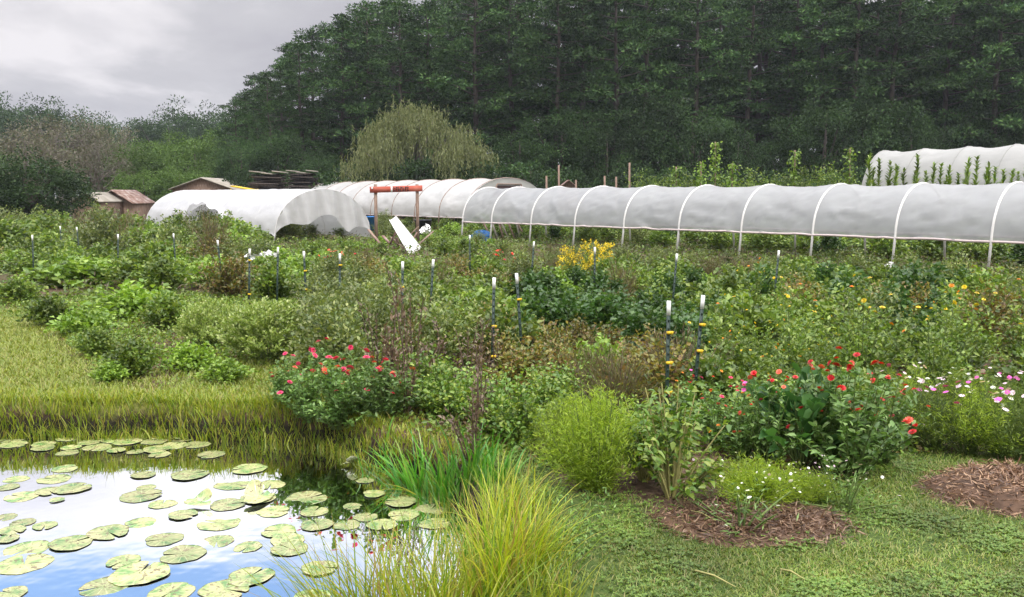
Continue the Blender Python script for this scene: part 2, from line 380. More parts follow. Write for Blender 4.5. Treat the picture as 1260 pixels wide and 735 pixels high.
# ------------------------------------------------------------------ ground
def axis(segs):
    a = []
    for s, e_, st in segs: a += list(np.arange(s, e_ - 1e-6, st))
    return np.array(a + [segs[-1][1]])
xs = axis([(-700, -100, 50), (-100, -30, 5), (-30, -12, 1), (-12, 8, .1), (8, 30, .6), (30, 100, 5), (100, 700, 50)])
ys = axis([(-60, -4, 8), (-4, 3, .5), (3, 12, .1), (12, 20, .25), (20, 60, 1), (60, 150, 5), (150, 900, 50)])
XX, YY = np.meshgrid(xs, ys); ZZ = gz(XX.ravel(), YY.ravel())
V = np.stack([XX.ravel(), YY.ravel(), ZZ], 1); nx, ny = len(xs), len(ys)
i, j = np.meshgrid(np.arange(ny - 1), np.arange(nx - 1), indexing='ij')
Q = np.stack([i * nx + j, i * nx + j + 1, (i + 1) * nx + j + 1, (i + 1) * nx + j], -1).reshape(-1, 4)
m, t, o = newmat('ground_soil_and_turf')
at = t.nodes.new('ShaderNodeAttribute'); at.attribute_name = 'turf'
at2 = t.nodes.new('ShaderNodeAttribute'); at2.attribute_name = 'dry'
geo = t.nodes.new('ShaderNodeNewGeometry')
def tnoise(scale, det=8, rough=.6):
    n = t.nodes.new('ShaderNodeTexNoise'); n.inputs['Scale'].default_value = scale; n.inputs['Detail'].default_value = det; n.inputs['Roughness'].default_value = rough
    t.links.new(geo.outputs['Position'], n.inputs['Vector']); return n.outputs[0]
nA, nB = tnoise(1.2), tnoise(22)
soil = ramp(t, nB, [(0.3, (.035, .022, .015)), (.5, (.085, .055, .035)), (.72, (.16, .11, .075))])
turf = ramp(t, nB, [(0.3, (.025, .045, .012)), (.5, (.055, .085, .02)), (.72, (.10, .12, .035))])
dry = ramp(t, nB, [(0.3, (.07, .08, .018)), (.5, (.12, .13, .03)), (.72, (.19, .17, .06))])
def mixc(f, a, b):
    x = t.nodes.new('ShaderNodeMix'); x.data_type = 'RGBA'
    t.links.new(f, x.inputs['Factor']); t.links.new(a, x.inputs[6]); t.links.new(b, x.inputs[7]); return x.outputs[2]
c1 = mixc(at2.outputs['Fac'], turf, dry)
ad = t.nodes.new('ShaderNodeMath'); ad.operation = 'ADD'; t.links.new(at.outputs['Fac'], ad.inputs[0])
sb = t.nodes.new('ShaderNodeMath'); sb.operation = 'MULTIPLY_ADD'; sb.inputs[1].default_value = 1.4; sb.inputs[2].default_value = -.7; t.links.new(nA, sb.inputs[0])
t.links.new(sb.outputs[0], ad.inputs[1])
mr = t.nodes.new('ShaderNodeMapRange'); mr.inputs[1].default_value = .35; mr.inputs[2].default_value = .65; t.links.new(ad.outputs[0], mr.inputs[0])
c2 = mixc(mr.outputs[0], soil, c1)
sxyz = t.nodes.new('ShaderNodeSeparateXYZ'); t.links.new(geo.outputs['Position'], sxyz.inputs[0])
wet = t.nodes.new('ShaderNodeMapRange'); wet.inputs[1].default_value = -.04; wet.inputs[2].default_value = -.16; t.links.new(sxyz.outputs[2], wet.inputs[0])
mud = ramp(t, nB, [(0.3, (.008, .007, .005)), (.6, (.022, .020, .012))]); c2 = mixc(wet.outputs[0], c2, mud)
p = t.nodes.new('ShaderNodeBsdfPrincipled'); p.inputs['Roughness'].default_value = .95; p.inputs['Specular IOR Level'].default_value = .15
b = t.nodes.new('ShaderNodeBump'); b.inputs['Strength'].default_value = .8; b.inputs['Distance'].default_value = .03
t.links.new(nB, b.inputs['Height']); t.links.new(b.outputs[0], p.inputs['Normal']); t.links.new(c2, p.inputs['Base Color']); t.links.new(p.outputs[0], o.inputs[0])
gm = mesh_of('ground', V, Q, m, smooth=True)
P2 = V[:, :2]
sl = np.clip(.5 - poly_sd(P2, lawn_left), 0, 1); sr = np.clip(.5 - poly_sd(P2, lawn_right) * 2, 0, 1)
sdp = poly_sd(P2, pond)
turfv = np.maximum(np.maximum(sl, sr), np.where(P2[:, 1] > 15, .45, .28))
turfv = np.where(P2[:, 1] < 4.2, np.maximum(turfv, .8), turfv)
turfv = np.where((sdp < .12), .0, turfv)
for c, a_, b_, h in mounds:
    q = ((P2[:, 0] - c[0]) / a_) ** 2 + ((P2[:, 1] - c[1]) / b_) ** 2; turfv = turfv * np.clip(q * 1.1 - .3, 0, 1)
a1 = gm.attributes.new('turf', 'FLOAT', 'POINT'); a1.data.foreach_set('value', turfv.astype(np.float32))
a2 = gm.attributes.new('dry', 'FLOAT', 'POINT'); a2.data.foreach_set('value', sl.astype(np.float32))
tag(mobj('ground', gm), kind='structure')

# water
m, t, o = newmat('pond_water')
geo = t.nodes.new('ShaderNodeNewGeometry')
n = t.nodes.new('ShaderNodeTexNoise'); n.inputs['Scale'].default_value = 2.2; n.inputs['Detail'].default_value = 3; t.links.new(geo.outputs['Position'], n.inputs['Vector'])
b = t.nodes.new('ShaderNodeBump'); b.inputs['Strength'].default_value = .17; b.inputs['Distance'].default_value = .02; t.links.new(n.outputs[0], b.inputs['Height'])
gl = t.nodes.new('ShaderNodeBsdfGlossy'); gl.inputs['Roughness'].default_value = .015; gl.inputs['Color'].default_value = (.95, .97, 1, 1); t.links.new(b.outputs[0], gl.inputs['Normal'])
df = t.nodes.new('ShaderNodeBsdfDiffuse'); df.inputs['Color'].default_value = (.012, .013, .008, 1)
fr = t.nodes.new('ShaderNodeFresnel'); fr.inputs[0].default_value = 2.9; t.links.new(b.outputs[0], fr.inputs['Normal'])
mx = t.nodes.new('ShaderNodeMixShader'); t.links.new(fr.outputs[0], mx.inputs[0]); t.links.new(df.outputs[0], mx.inputs[1]); t.links.new(gl.outputs[0], mx.inputs[2]); t.links.new(mx.outputs[0], o.inputs[0])
Vw = [[-14.5, -.5, WZ], [1.3, -.5, WZ], [1.3, 10, WZ], [-14.5, 10, WZ]]
# water sheet follows the outline, pushed half a metre into the bank
cen = pond.mean(0); d_ = pond - np.roll(pond, 1, 0); d2_ = np.roll(pond, -1, 0) - pond; tn = nrm(nrm(d_) + nrm(d2_))
nr = np.stack([tn[:, 1], -tn[:, 0]], 1)
test = poly_sd(pond + nr * .1, pond); nr = np.where((test > 0)[:, None], nr, -nr)
pw = pond + nr * .3
import mathutils.geometry as mgeo
tri = mgeo.tessellate_polygon([[Vector((*q, 0)) for q in pw]])
tag(mobj('pond_water', mesh_of('pond_water', np.column_stack([pw, np.full(len(pw), WZ)]), np.array([list(q) for q in tri]), m)), kind='structure')

# ================================================================== plant prototypes
# spec = dict(name, cat, parts=[(part_name, mesh)], fl=[(part_name, mesh, pos, rot, scale)])
def shoot_paths(rng, K, h, r, base=.06, up=.55, ragged=.22, n=7, flat=1.0, mincos=0.0):
    th = rng.uniform(0, 2 * PI, K); u = rng.random(K) ** .62        # u: radial fraction
    e_h = h * np.sqrt(np.clip(1 - (u * .93) ** 2, 0, 1)) ** flat * rng.uniform(1 - ragged * 1.4, 1 + ragged * .6, K)
    e_r = r * u * rng.uniform(1 - ragged, 1 + ragged, K)
    lob = 1 + .18 * np.sin(th * 3 + rng.uniform(0, 6)) + .12 * np.sin(th * 5 + rng.uniform(0, 6))
    E = np.stack([np.cos(th) * e_r * lob, np.sin(th) * e_r * lob, np.maximum(e_h, mincos * h)], 1)
    B = np.stack([np.cos(th) * base * u, np.sin(th) * base * u, np.zeros(K)], 1)
    C = B * .4 + E * [.45, .45, 1] * [1, 1, up] + [0, 0, 0]
    t = np.linspace(0, 1, n)[None, :, None]
    return (1 - t) ** 2 * B[:, None] + 2 * t * (1 - t) * C[:, None] + t ** 2 * E[:, None]
def on_paths(rng, Pp, n, t0=.3, t1=1.0):
    K, m, _ = Pp.shape; k = rng.integers(0, K, n); t = rng.uniform(t0, t1, n) * (m - 1)
    i = np.minimum(t.astype(int), m - 2); f = (t - i)[:, None]
    P = Pp[k, i] * (1 - f) + Pp[k, i + 1] * f; T = nrm(Pp[k, i + 1] - Pp[k, i])
    return P, T, k
def stems_mesh(name, Pp, r0, r1, mat, k=3, maxn=60):
    b = MB()
    for p_ in Pp[:maxn]: b.tube(p_, np.linspace(r0, r1, len(p_)), k, cap=False)
    return b.mesh(name, mat)
def bush(seed, name, cat, mat, h, r, K, n, L, Wd, jit=.03, along=.5, outw=.8, upb=.3, t0=.3, near=False, stem='stem', sr=.006, ragged=.22, flat=1.0, up=.55, fl=None, droop=.15, leafpart='foliage'):
    rng = np.random.default_rng(seed)
    Pp = shoot_paths(rng, K, h, r, up=up, ragged=ragged, flat=flat)
    P, T, k = on_paths(rng, Pp, n, t0)
    P = P + rng.normal(0, jit, P.shape)
    rad = rng.normal(size=P.shape); rad[:, 2] *= .4
    D = nrm(T * along + nrm(rad) * outw + np.array([0, 0, upb]))
    Ls = L * rng.uniform(.6, 1.25, n); Ws = Wd * rng.uniform(.7, 1.2, n)
    b = MB(); P[:, 2] = np.maximum(P[:, 2], .01)
    if near: b.add(*leafgeo2(rng, P, D, Ls, Ws, droop=droop))
    else: b.add(*leafgeo(rng, P, D, Ls, Ws, droop=droop))
    parts = [(leafpart, b.mesh(name + '_' + leafpart, MAT[mat])), ('stem', stems_mesh(name + '_stem', Pp, sr, sr * .4, MAT[stem]))]
    s = dict(name=name, cat=cat, parts=parts, tips=Pp[:, -1], tipd=nrm(Pp[:, -1] - Pp[:, -2]), fl=[])
    return s
def mk_flower(name, mat, r=.03, petals=11, rings=2, cup=.25, centre=True, seed=1):
    rng = np.random.default_rng(seed); b = MB()
    for g in range(rings):
        a = np.arange(petals) * 2 * PI / petals + g * .3 + rng.normal(0, .06, petals); R = r * (1 - .3 * g)
        D = np.stack([np.cos(a), np.sin(a), np.full(petals, cup + .45 * g)], 1)
        P = D * [.1 * r, .1 * r, 0] + [0, 0, .12 * r * g]
        S = np.stack([-np.sin(a), np.cos(a), np.zeros(petals)], 1)
        b.add(*leafgeo(rng, P, D, R, R * 2 * PI / petals * 1.25, fold=.1, droop=.1, side=S))
    return b.mesh(name, MAT[mat])
FL = dict(
 red=mk_flower('zinnia_red', 'red', .038, 13, 3), pink=mk_flower('zinnia_pink', 'pink', .038, 13, 3),
 coral=mk_flower('zinnia_coral', 'coral', .036, 13, 3), palepink=mk_flower('cosmos_pale', 'palepink', .034, 8, 1, .15),
 magenta=mk_flower('cosmos_magenta', 'magenta', .034, 8, 1, .15), white=mk_flower('cosmos_white', 'white', .032, 8, 2, .2),
 yellow=mk_flower('marigold_yellow', 'yellow', .032, 11, 3), orange=mk_flower('marigold_orange', 'orange', .034, 11, 3))
def flowers_on(spec, kinds, n, seed, s=(.8, 1.25), lift=.03, top=True, part='flower'):
    rng = np.random.default_rng(seed); tips = spec['tips']; o_ = np.argsort(-tips[:, 2] + rng.normal(0, .08, len(tips))) if top else rng.permutation(len(tips))
    for q in o_[:n]:
        k = kinds[rng.integers(len(kinds))]
        spec['fl'].append((part, FL[k], tips[q] + [0, 0, lift * rng.uniform(.5, 1.8)], (rng.normal(0, .4) - .25, rng.normal(0, .4), rng.uniform(0, 6)), rng.uniform(*s)))
    return spec
def put(spec, loc, rz=0., s=1., label=None, group=None, cat=None, name=None):
    if not isinstance(s, (tuple, list)): s = (s, s, s)
    e_ = empty(name or spec['name'], loc, rz, label, cat or spec['cat'], group, s)
    for pn, me in spec['parts']: mobj(pn, me, e_)
    for f in spec.get('fl', []): mobj(f[0], f[1], e_, f[2], f[3], (f[4],) * 3)
    return e_

def variants(fn, n=3): return [fn(q) for q in range(n)]
SP = {}
SP['leafy'] = variants(lambda q: bush(10 + q, 'leafy_bush', 'bush', 'leafy', .62, .5, 80, 1700, .095, .055, jit=.04))
SP['bright'] = variants(lambda q: bush(20 + q, 'low_leafy_plant', 'garden plant', 'bright', .42, .5, 80, 1400, .095, .06, jit=.04, ragged=.3))
SP['dark'] = variants(lambda q: bush(30 + q, 'dark_leafy_bush', 'bush', 'dark', .78, .36, 50, 1500, .09, .055, flat=1.6, jit=.03))
SP['grey'] = variants(lambda q: bush(40 + q, 'wild_bush', 'bush', 'grey', .8, .55, 70, 2300, .07, .032, jit=.04, ragged=.35))
SP['yellowing'] = variants(lambda q: bush(50 + q, 'yellowing_bush', 'bush', 'yellowing', .62, .5, 70, 1500, .075, .04, jit=.04, ragged=.35, stem='drystem'))
SP['brownweed'] = variants(lambda q: bush(60 + q, 'seeding_weed', 'weed', 'brownweed', .7, .5, 70, 2200, .08, .012, along=1.2, outw=.5, jit=.03, ragged=.4, stem='drystem'))
SP['dead'] = variants(lambda q: bush(70 + q, 'dried_plant', 'dead plant', 'dead', 1.1, .34, 7, 240, .07, .026, ragged=.4, stem='drystem', sr=.011, t0=.15, up=.7))
SP['basil'] = variants(lambda q: bush(80 + q, 'pale_green_bush', 'bush', 'basil', .75, .62, 230, 9500, .055, .026, along=.9, outw=.9, jit=.016, t0=.45, ragged=.10, upb=.35))
SP['broad'] = variants(lambda q: bush(90 + q, 'broad_leaved_plant', 'garden plant', 'broad', .55, .42, 36, 150, .20, .085, near=True, along=1.2, outw=.5, t0=.6, jit=.02, droop=.5, sr=.009))
def vine_tall(q): return bush(100 + q, 'tall_bean_vine', 'vine', 'leafy', 3.1, .9, 60, 2600, .13, .09, jit=.09, flat=.6, ragged=.35, t0=.15)
SP['vine'] = variants(vine_tall)
def cornlike(q):
    rng = np.random.default_rng(110 + q); b = MB(); h = 3.2 + .4 * q; n = 150
    z = np.linspace(.3, h, n); a = rng.uniform(0, 6.28, n); L = (.50 * (1.1 - z / h) + .17)
    P = np.stack([np.zeros(n), np.zeros(n), z], 1); le = np.stack([np.cos(a), np.sin(a)], 1) * .55
    b.add(*blades(rng, P, le, L, .075, .5, 4)); st = MB().tube([[0, 0, 0], [.02, 0, h * .5], [0, .02, h]], [.025, .02, .008], 5)
    return dict(name='tall_spiky_crop', cat='crop plant', parts=[('leaf_cluster', b.mesh('crop_leaves', MAT['leafy'])), ('stem', st.mesh('crop_stem', MAT['stem']))])
SP['corn'] = variants(cornlike)
def zin(q, kinds, h=.72, r=.36, nf=13, s=(.55, .8)):
    s_ = bush(130 + q, 'zinnia_plant', 'flowering plant', 'zin', h, r, 40, 1050, .062, .028, near=True, jit=.012, t0=.15, along=.25, outw=1., upb=.35, ragged=.25)
    flowers_on(s_, kinds, nf // 2, 200 + q, s)
    P_, T_, k_ = on_paths(np.random.default_rng(q), np.array([[[0, 0, 0], t_] for t_ in s_['tips']]), nf, .93, 1.0); s2 = dict(tips=P_, fl=[]); flowers_on(s2, kinds, nf, 230 + q, s, top=False); s_['fl'] += s2['fl']; return s_
SP['zinred'] = variants(lambda q: zin(q, ['red', 'red', 'red', 'coral']))
SP['zinpink'] = variants(lambda q: zin(q + 5, ['pink', 'pink', 'magenta', 'coral', 'orange']))
SP['zinleft'] = variants(lambda q: zin(q + 9, ['pink', 'coral', 'pink'], h=.66, nf=6, s=(.8, 1.05)))
SP['marigold'] = variants(lambda q: flowers_on(bush(150 + q, 'yellow_flowered_plant', 'flowering plant', 'leafy', .85, .45, 50, 1500, .065, .03, ragged=.4, jit=.03), ['yellow', 'yellow', 'orange'], 6, 250 + q, (.5, .85)))
SP['cosmos'] = variants(lambda q: flowers_on(bush(160 + q, 'cosmos_plant', 'flowering plant', 'lime' if q == 2 else 'leafy', .7, .5, 70, 4200, .06, .007, ragged=.25, jit=.03), ['palepink', 'palepink', 'magenta', 'white', 'magenta'], 13, 260 + q, (.6, .95)))
SP['goldenrod'] = variants(lambda q: flowers_on(bush(170 + q, 'goldenrod_plant', 'flowering plant', 'leafy', 1.25, .6, 60, 1400, .09, .03, ragged=.25), ['yellow'], 2, 1))
for s_ in SP['goldenrod']:
    rng = np.random.default_rng(4); s_['fl'] = []; b = MB(); P = rng.normal(0, .05, (26, 3)); b.add(*leafgeo(rng, P, rng.normal(size=P.shape), .05, .035)); me_ = b.mesh('blossom', MAT['yellow'])
    for tp in s_['tips'][:30]: s_['fl'].append(('flower_spray', me_, tp, (rng.uniform(0, 6), rng.uniform(0, 6), 0), rng.uniform(.8, 1.4)))
SP['roseweed'] = variants(lambda q: flowers_on(bush(180 + q, 'coral_flowered_plant', 'flowering plant', 'leafy', 1.0, .5, 50, 1400, .08, .035, ragged=.3), ['coral', 'red'], 8, 270 + q, (1.1, 1.7)))

# ================================================================== trees
def clumps(rng, C, rx, rz, n, L, Wd, upb=.25, near=False, radial=1.0):
    """leaf clumps: n leaves spread through each ellipsoid"""
    m = len(C); k = np.repeat(np.arange(m), n); d = nrm(rng.normal(size=(m * n, 3))); rad = rng.random(m * n) ** .45
    sc = np.stack([rx[k], rx[k], rz[k]], 1); P = C[k] + d * rad[:, None] * sc
    D = nrm(d * radial + rng.normal(0, .5, d.shape) + [0, 0, upb])
    return leafgeo(rng, P, D, L * rng.uniform(.6, 1.3, m * n), Wd * rng.uniform(.7, 1.3, m * n), fold=.2, droop=.1)
def pine(q):
    rng = np.random.default_rng(300 + q); H = [25, 27, 23, 26, 24][q]; r = MB()
    zz = np.linspace(0, H, 9); wob = np.cumsum(rng.normal(0, .09, (9, 2)), 0); TP = np.column_stack([wob, zz]); r.tube(TP, np.linspace(.34, .05, 9), 8)
    C = []; RX = []; RZ = []; lo = [.16, .34, .1, .26, .2][q]
    nl = [44, 36, 46, 40, 42][q]
    for k in range(nl):
        f = lo + (1 - lo) * (k + rng.random()) / nl; z = H * f; a = k * 2.4 + rng.normal(0, .4)
        env = 4.6 * math.sin(min(1, (1 - f) / .55 + .12) * PI / 2) * (.75 + .25 * min(1, (f - lo) * 5)); Lm = env * rng.uniform(.55, 1.15)
        b0 = np.array([np.interp(z, zz, wob[:, 0]), np.interp(z, zz, wob[:, 1]), z]); dr = np.array([math.cos(a), math.sin(a), 0])
        rise = rng.uniform(-.05, .3) + .5 * max(0, f - .7); t = np.linspace(0, 1, 4)[:, None]
        Pl = b0 + dr * Lm * t + np.array([0, 0, 1]) * (rise * Lm * t + .1 * Lm * t ** 2)
        r.tube(Pl, np.linspace(.09, .02, 4), 4, cap=False)
        for tt in ((.6, .98) if Lm > 2 else (.85,)):
            c = b0 + dr * Lm * tt + np.array([0, 0, rise * Lm * tt + .12]) + np.append(rng.normal(0, .38, 2), rng.normal(0, .12)); C.append(c)
            s = rng.uniform(.8, 1.5) * (1.1 - .3 * f); RX.append(s); RZ.append(s * .34)
    C.append([wob[-1, 0], wob[-1, 1], H]); RX.append(.7); RZ.append(.9)
    b = MB().add(*clumps(rng, np.array(C), np.array(RX), np.array(RZ), 130, .36, .15, .6))
    return dict(name='pine_tree', cat='tree', parts=[('crown', b.mesh('pine_crown', MAT['pine'])), ('trunk', r.mesh('pine_trunk', MAT['bark']))])
def broad_tree(q, mat, H, R, leaf=(.24, .14), dens=84, low=.12, bark='bark', nm='broadleaf_tree'):
    rng = np.random.default_rng(340 + q); r = MB(); K = 16
    tz = H * .34; r.tube([[0, 0, 0], [.05, .03, tz * .5], [0, .08, tz], [.1, 0, H * .8]], [R * .07, R * .055, R * .045, .03], 8)
    C = []; RX = []; RZ = []
    nC = 130
    d = nrm(rng.normal(size=(nC, 3))); rad = rng.uniform(.5, .93, nC)
    lob = 1 + .15 * np.sin(3 * np.arctan2(d[:, 1], d[:, 0]) + q) + rng.normal(0, .07, nC)
    c0 = np.array([0, 0, H * (.5 + low / 2)]); sc = np.array([R, R, H * (.5 - low / 2)]) * .86
    C = c0 + d * rad[:, None] * sc * lob[:, None]
    s = rng.uniform(.12, .24, nC) * (R + H * .3) * .62; RX = s; RZ = s * .7
    for k in range(K):
        c = C[k * 5]; mid = c * [.45, .45, .6]; mid[2] += H * .05; r.tube([[0, 0, tz * .7], mid, c], [R * .035, R * .02, .02], 5, cap=False)
    b = MB().add(*clumps(rng, C, RX, RZ, dens, leaf[0], leaf[1], .25))
    return dict(name=nm, cat='tree', parts=[('crown', b.mesh(nm + '_crown', MAT[mat])), ('trunk', r.mesh(nm + '_trunk', MAT[bark]))])
def willow():
    rng = np.random.default_rng(360); r = MB(); H = 8.6; b = MB(); r.tube([[0, 0, 0], [.1, 0, 1.5], [0, .1, 3]], [.4, .32, .25], 8)
    K = 34; P = []; D = []
    for k in range(K):
        a = rng.uniform(0, 6.28); u = rng.random() ** .6; R = 5.2 * u; z = H * (1 - .5 * u ** 2.2) * rng.uniform(.86, 1.02)
        e_ = np.array([math.cos(a) * R, math.sin(a) * R, z]); r.tube([[0, 0, 2.4], e_ * [.35, .35, .7], e_], [.12, .08, .02], 5, cap=False)
        for s in range(48):
            c = e_ + rng.normal(0, .6, 3) * [1, 1, .5]; Ls = rng.uniform(1.2, 3.4) * (.6 + .5 * u); t = np.arange(0, Ls, .12)
            dr = rng.normal(0, .1, 2); pts = c + np.stack([t * dr[0], t * dr[1], -t ** 1.05], 1); P.append(pts)
    P = np.concatenate(P); P = P[P[:, 2] > .2]; D = rng.normal(0, .5, P.shape) + [0, 0, -1.]
    b.add(*leafgeo(rng, P, D, .28 * rng.uniform(.6, 1.2, len(P)), .075))
    return dict(name='willow_tree', cat='tree', parts=[('crown', b.mesh('willow_crown', MAT['willow'])), ('trunk', r.mesh('willow_trunk', MAT['bark2']))])
def bare_tree(q):
    rng = np.random.default_rng(370 + q); r = MB(); H = 10.5; tips = []
    def grow(p, d, L, rad, lv):
        n = 4; pts = [p]
        for _ in range(n):
            d = nrm(d + rng.normal(0, .13, 3) + [0, 0, .05]); p = p + d * L / n; pts.append(p)
        r.tube(pts, np.linspace(rad, rad * .6, n + 1), 4 if lv < 3 else 3, cap=False)
        if lv >= 5: tips.append(p); return
        for _ in range(3 if lv else 6): grow(pts[-1 - rng.integers(0, 2)], nrm(d + rng.normal(0, .55, 3)), L * rng.uniform(.6, .85), rad * .55, lv + 1)
    grow(np.zeros(3), np.array([0, 0, 1.]), 2.6, .28, 0)
    T = np.array(tips); sc = H / T[:, 2].max()
    b = MB().add(*clumps(rng, T, np.full(len(T), .5), np.full(len(T), .4), 7, .2, .10, .2))
    return dict(name='thin_leaved_tree', cat='tree', parts=[('crown', b.mesh('thin_crown', MAT['greyleaf'])), ('trunk', r.mesh('thin_trunk', MAT['bark2']))]), sc
PINES = [pine(q) for q in range(5)]
BRD = [broad_tree(0, 'midleaf', 9.5, 5.2), broad_tree(1, 'farleaf', 11, 5.5), broad_tree(2, 'midleaf', 8, 4.5)]
rng = np.random.default_rng(77)
def skyline(px):   # photo y of the pine tops
    return np.interp(px, [285, 300, 330, 352, 372, 400, 425, 455, 478, 500, 518, 540, 1400], [120, 92, 72, 50, 38, 18, 16, 10, 12, 26, 8, -30, -60])
# three staggered rows of pines
for row, (yd, step) in enumerate([(78, 46), (87, 44), (97, 40), (108, 40)]):
    px = 300 + row * 13 - 4
    while px < 1400 + 60 * row:
        y = yd + rng.uniform(-3, 3); x = (px - 630) / F * y
        ty = skyline(px - 26) + rng.uniform(-4, 12)
        Ht = min(2 + (240 - ty) * y / F * 1.0, rng.uniform(24, 29) if px > 520 else 99)
        q = rng.integers(5); base = [25, 27, 23, 26, 24][q]; s = Ht / (base + .6); wd = s * rng.uniform(1.0, 1.3) if s > .8 else s * 1.25
        if False: pass
        else:
            zn = [(340, 'at the low sloping left end of the wood'), (430, 'left of the willow, on the slope of the treetops'), (520, 'above the left half of the willow'), (610, 'above the right half of the willow'), (700, 'above the right end of the cream tunnel'), (790, 'above the bare wooden poles'), (880, 'above the left part of the bean trellis'), (960, 'above the middle of the bean trellis'), (1050, 'just left of the grey tunnel'), (1150, 'behind the left end of the grey tunnel'), (9999, 'behind the right part of the grey tunnel')]
            w_ = [z_[1] for z_ in zn if px < z_[0]][0]; rw = ['front-row pine', 'second-row pine', 'dark pine deep inside', 'dark pine deep inside'][row]; lab = rw + ' ' + w_; lab = lab if row < 2 else lab.replace('inside', 'in the wood').replace('end of the wood', 'end'); grp = 'pines: ' + lab
        put(PINES[q], (x, y, 0), rng.uniform(0, 6.28), (wd, wd, s), lab, grp)
        px += step * rng.uniform(.7, 1.3)
# leafy trees along the foot of the pine wood
for k, (px, ty, y, w) in enumerate([(300, 165, 72, 1.0), (345, 150, 74, 1.), (395, 175, 71, .8), (640, 150, 73, 1), (690, 120, 74, 1.0), (745, 140, 72, 1.1), (790, 100, 75, 1.1), (850, 120, 73, 1.1), (905, 150, 72, 1.), (960, 155, 73, .9), (1010, 110, 72, 1.1), (1060, 100, 74, 1.1), (1115, 130, 72, 1.), (1185, 110, 76, .9), (1240, 150, 73, 1.), (1290, 120, 74, 1.1)]):
    q = 1; base = [9.5, 11, 8][q]; H = 2 + (240 - ty) * y / F; s = H / base
    put(BRD[q], ((px - 630) / F * y, y, 0), k * 1.3, (s * w * .85, s * w * .85, s), 'dark leafy tree at the foot of the pine wood, ' + ('left of the willow' if px < 420 else 'between willow and trellis' if px < 860 else 'behind the bean trellis' if px < 1045 else 'behind the grey tunnel'), 'leafy trees at the foot of the pines')
SHR = broad_tree(7, 'farleaf', 4.0, 3.0, dens=30, low=0.0, nm='understorey_shrub')
for k, px in enumerate(range(300, 1420, 44)):
    y = 67 + rng.uniform(-2, 2); put(SHR, ((px - 630) / F * y, y, 0), k * 1.7, rng.uniform(.8, 1.25), 'dark rounded shrub under the edge of the pine wood', 'shrubs along the wood edge', 'shrub')
put(willow(), (*AT(515, 240, 68)[:2], 0), .4, 1.03, 'pale olive willow with drooping branches behind the middle tunnel')
# trees to the left, nearest first
put(broad_tree(9, 'farleaf', 5.4, 4.0, leaf=(.17, .09), dens=110, low=0.02, nm='rounded_tree'), (*AT(30, 240, 46)[:2], 0), 0, (1.05, 1.05, .83), 'dense dark rounded tree at the far left beside the garden', cat='tree')
bt, bs = bare_tree(0)
for k, (px, ty, y) in enumerate([(28, 150, 78), (85, 138, 82), (140, 172, 74), (115, 150, 90)]):
    s = (2 + (240 - ty) * y / F) / 10.5 * bs
    put(bt, ((px - 630) / F * y, y, 0), k * 2.1, (s * 1.15, s * 1.15, s), 'greyish brown thin-leaved tree behind the dark rounded tree at left', 'thin grey trees at left')
for k, (px, ty, y, q) in enumerate([(165, 178, 84, 2), (205, 160, 88, 0), (245, 156, 86, 0), (275, 185, 78, 2), (225, 200, 72, 2), (180, 205, 70, 2)]):
    base = [9.5, 11, 8][q]; s = (2 + (240 - ty) * y / F) / base
    put(BRD[q], ((px - 630) / F * y, y, 0), k * 1.1, (s * 1.1, s * 1.1, s), 'mid green leafy tree left of the pines, behind the sheds', 'leafy trees behind the sheds')
for k, px in enumerate(range(-60, 345, 21)):
    y = 150 + (k * 37 % 30); ty = np.interp(px, [-60, 20, 60, 100, 165, 200, 245, 290, 340], [120, 116, 124, 128, 152, 138, 122, 138, 110]) + (k * 13 % 7) - 3; s = (2 + (240 - ty) * y / F) / 11
    put(BRD[1], ((px - 630) / F * y, y, 0), k * 1.9, (s * 1.0, s * 1.0, s), 'distant dark tree on the hazy far treeline at left', 'trees of the far left treeline')
for k, px in enumerate(range(-80, 360, 40)):
    y = 118 + (k * 17 % 16); s = (2 + 62 * y / F) / 8
    put(BRD[2], ((px - 630) / F * y, y, 0), k * .9, (s * 1.3, s * 1.3, s), 'mid green tree low in front of the far left treeline', 'trees below the far left treeline')

# ================================================================== tunnels
def hoop(f, w, H, leg):
    """hoop profile for f in 0..1 : (across, height); straight legs then an arch"""
    f = np.asarray(f, float); th = PI * (1 - f); x = np.cos(th); z = np.sin(th)
    return x * w / 2 * 1.0, leg + (H - leg) * np.abs(z) ** .92
def hoop_full(w, H, leg, n=18):
    a, z = hoop(np.linspace(0, 1, n), w, H, leg)
    flare = .10
    return np.concatenate([[-w / 2 - flare], a, [w / 2 + flare]]), np.concatenate([[0], z, [0]])
def frame_of(A, ax, w):
    """near-side foot A, axis direction ax (unit xy); returns function (s along, a across, z) -> world, near side at a=-w/2"""
    ax = np.array(ax) / np.linalg.norm(ax); n_ = np.array([-ax[1], ax[0]])
    if n_[1] < 0: n_ = -n_
    C = np.array(A)[:2] + n_ * w / 2
    return lambda s, a, z: np.stack([C[0] + ax[0] * s + n_[0] * a, C[1] + ax[1] * s + n_[1] * a, z + 0 * s + 0 * a], -1), C, math.atan2(ax[1], ax[0])
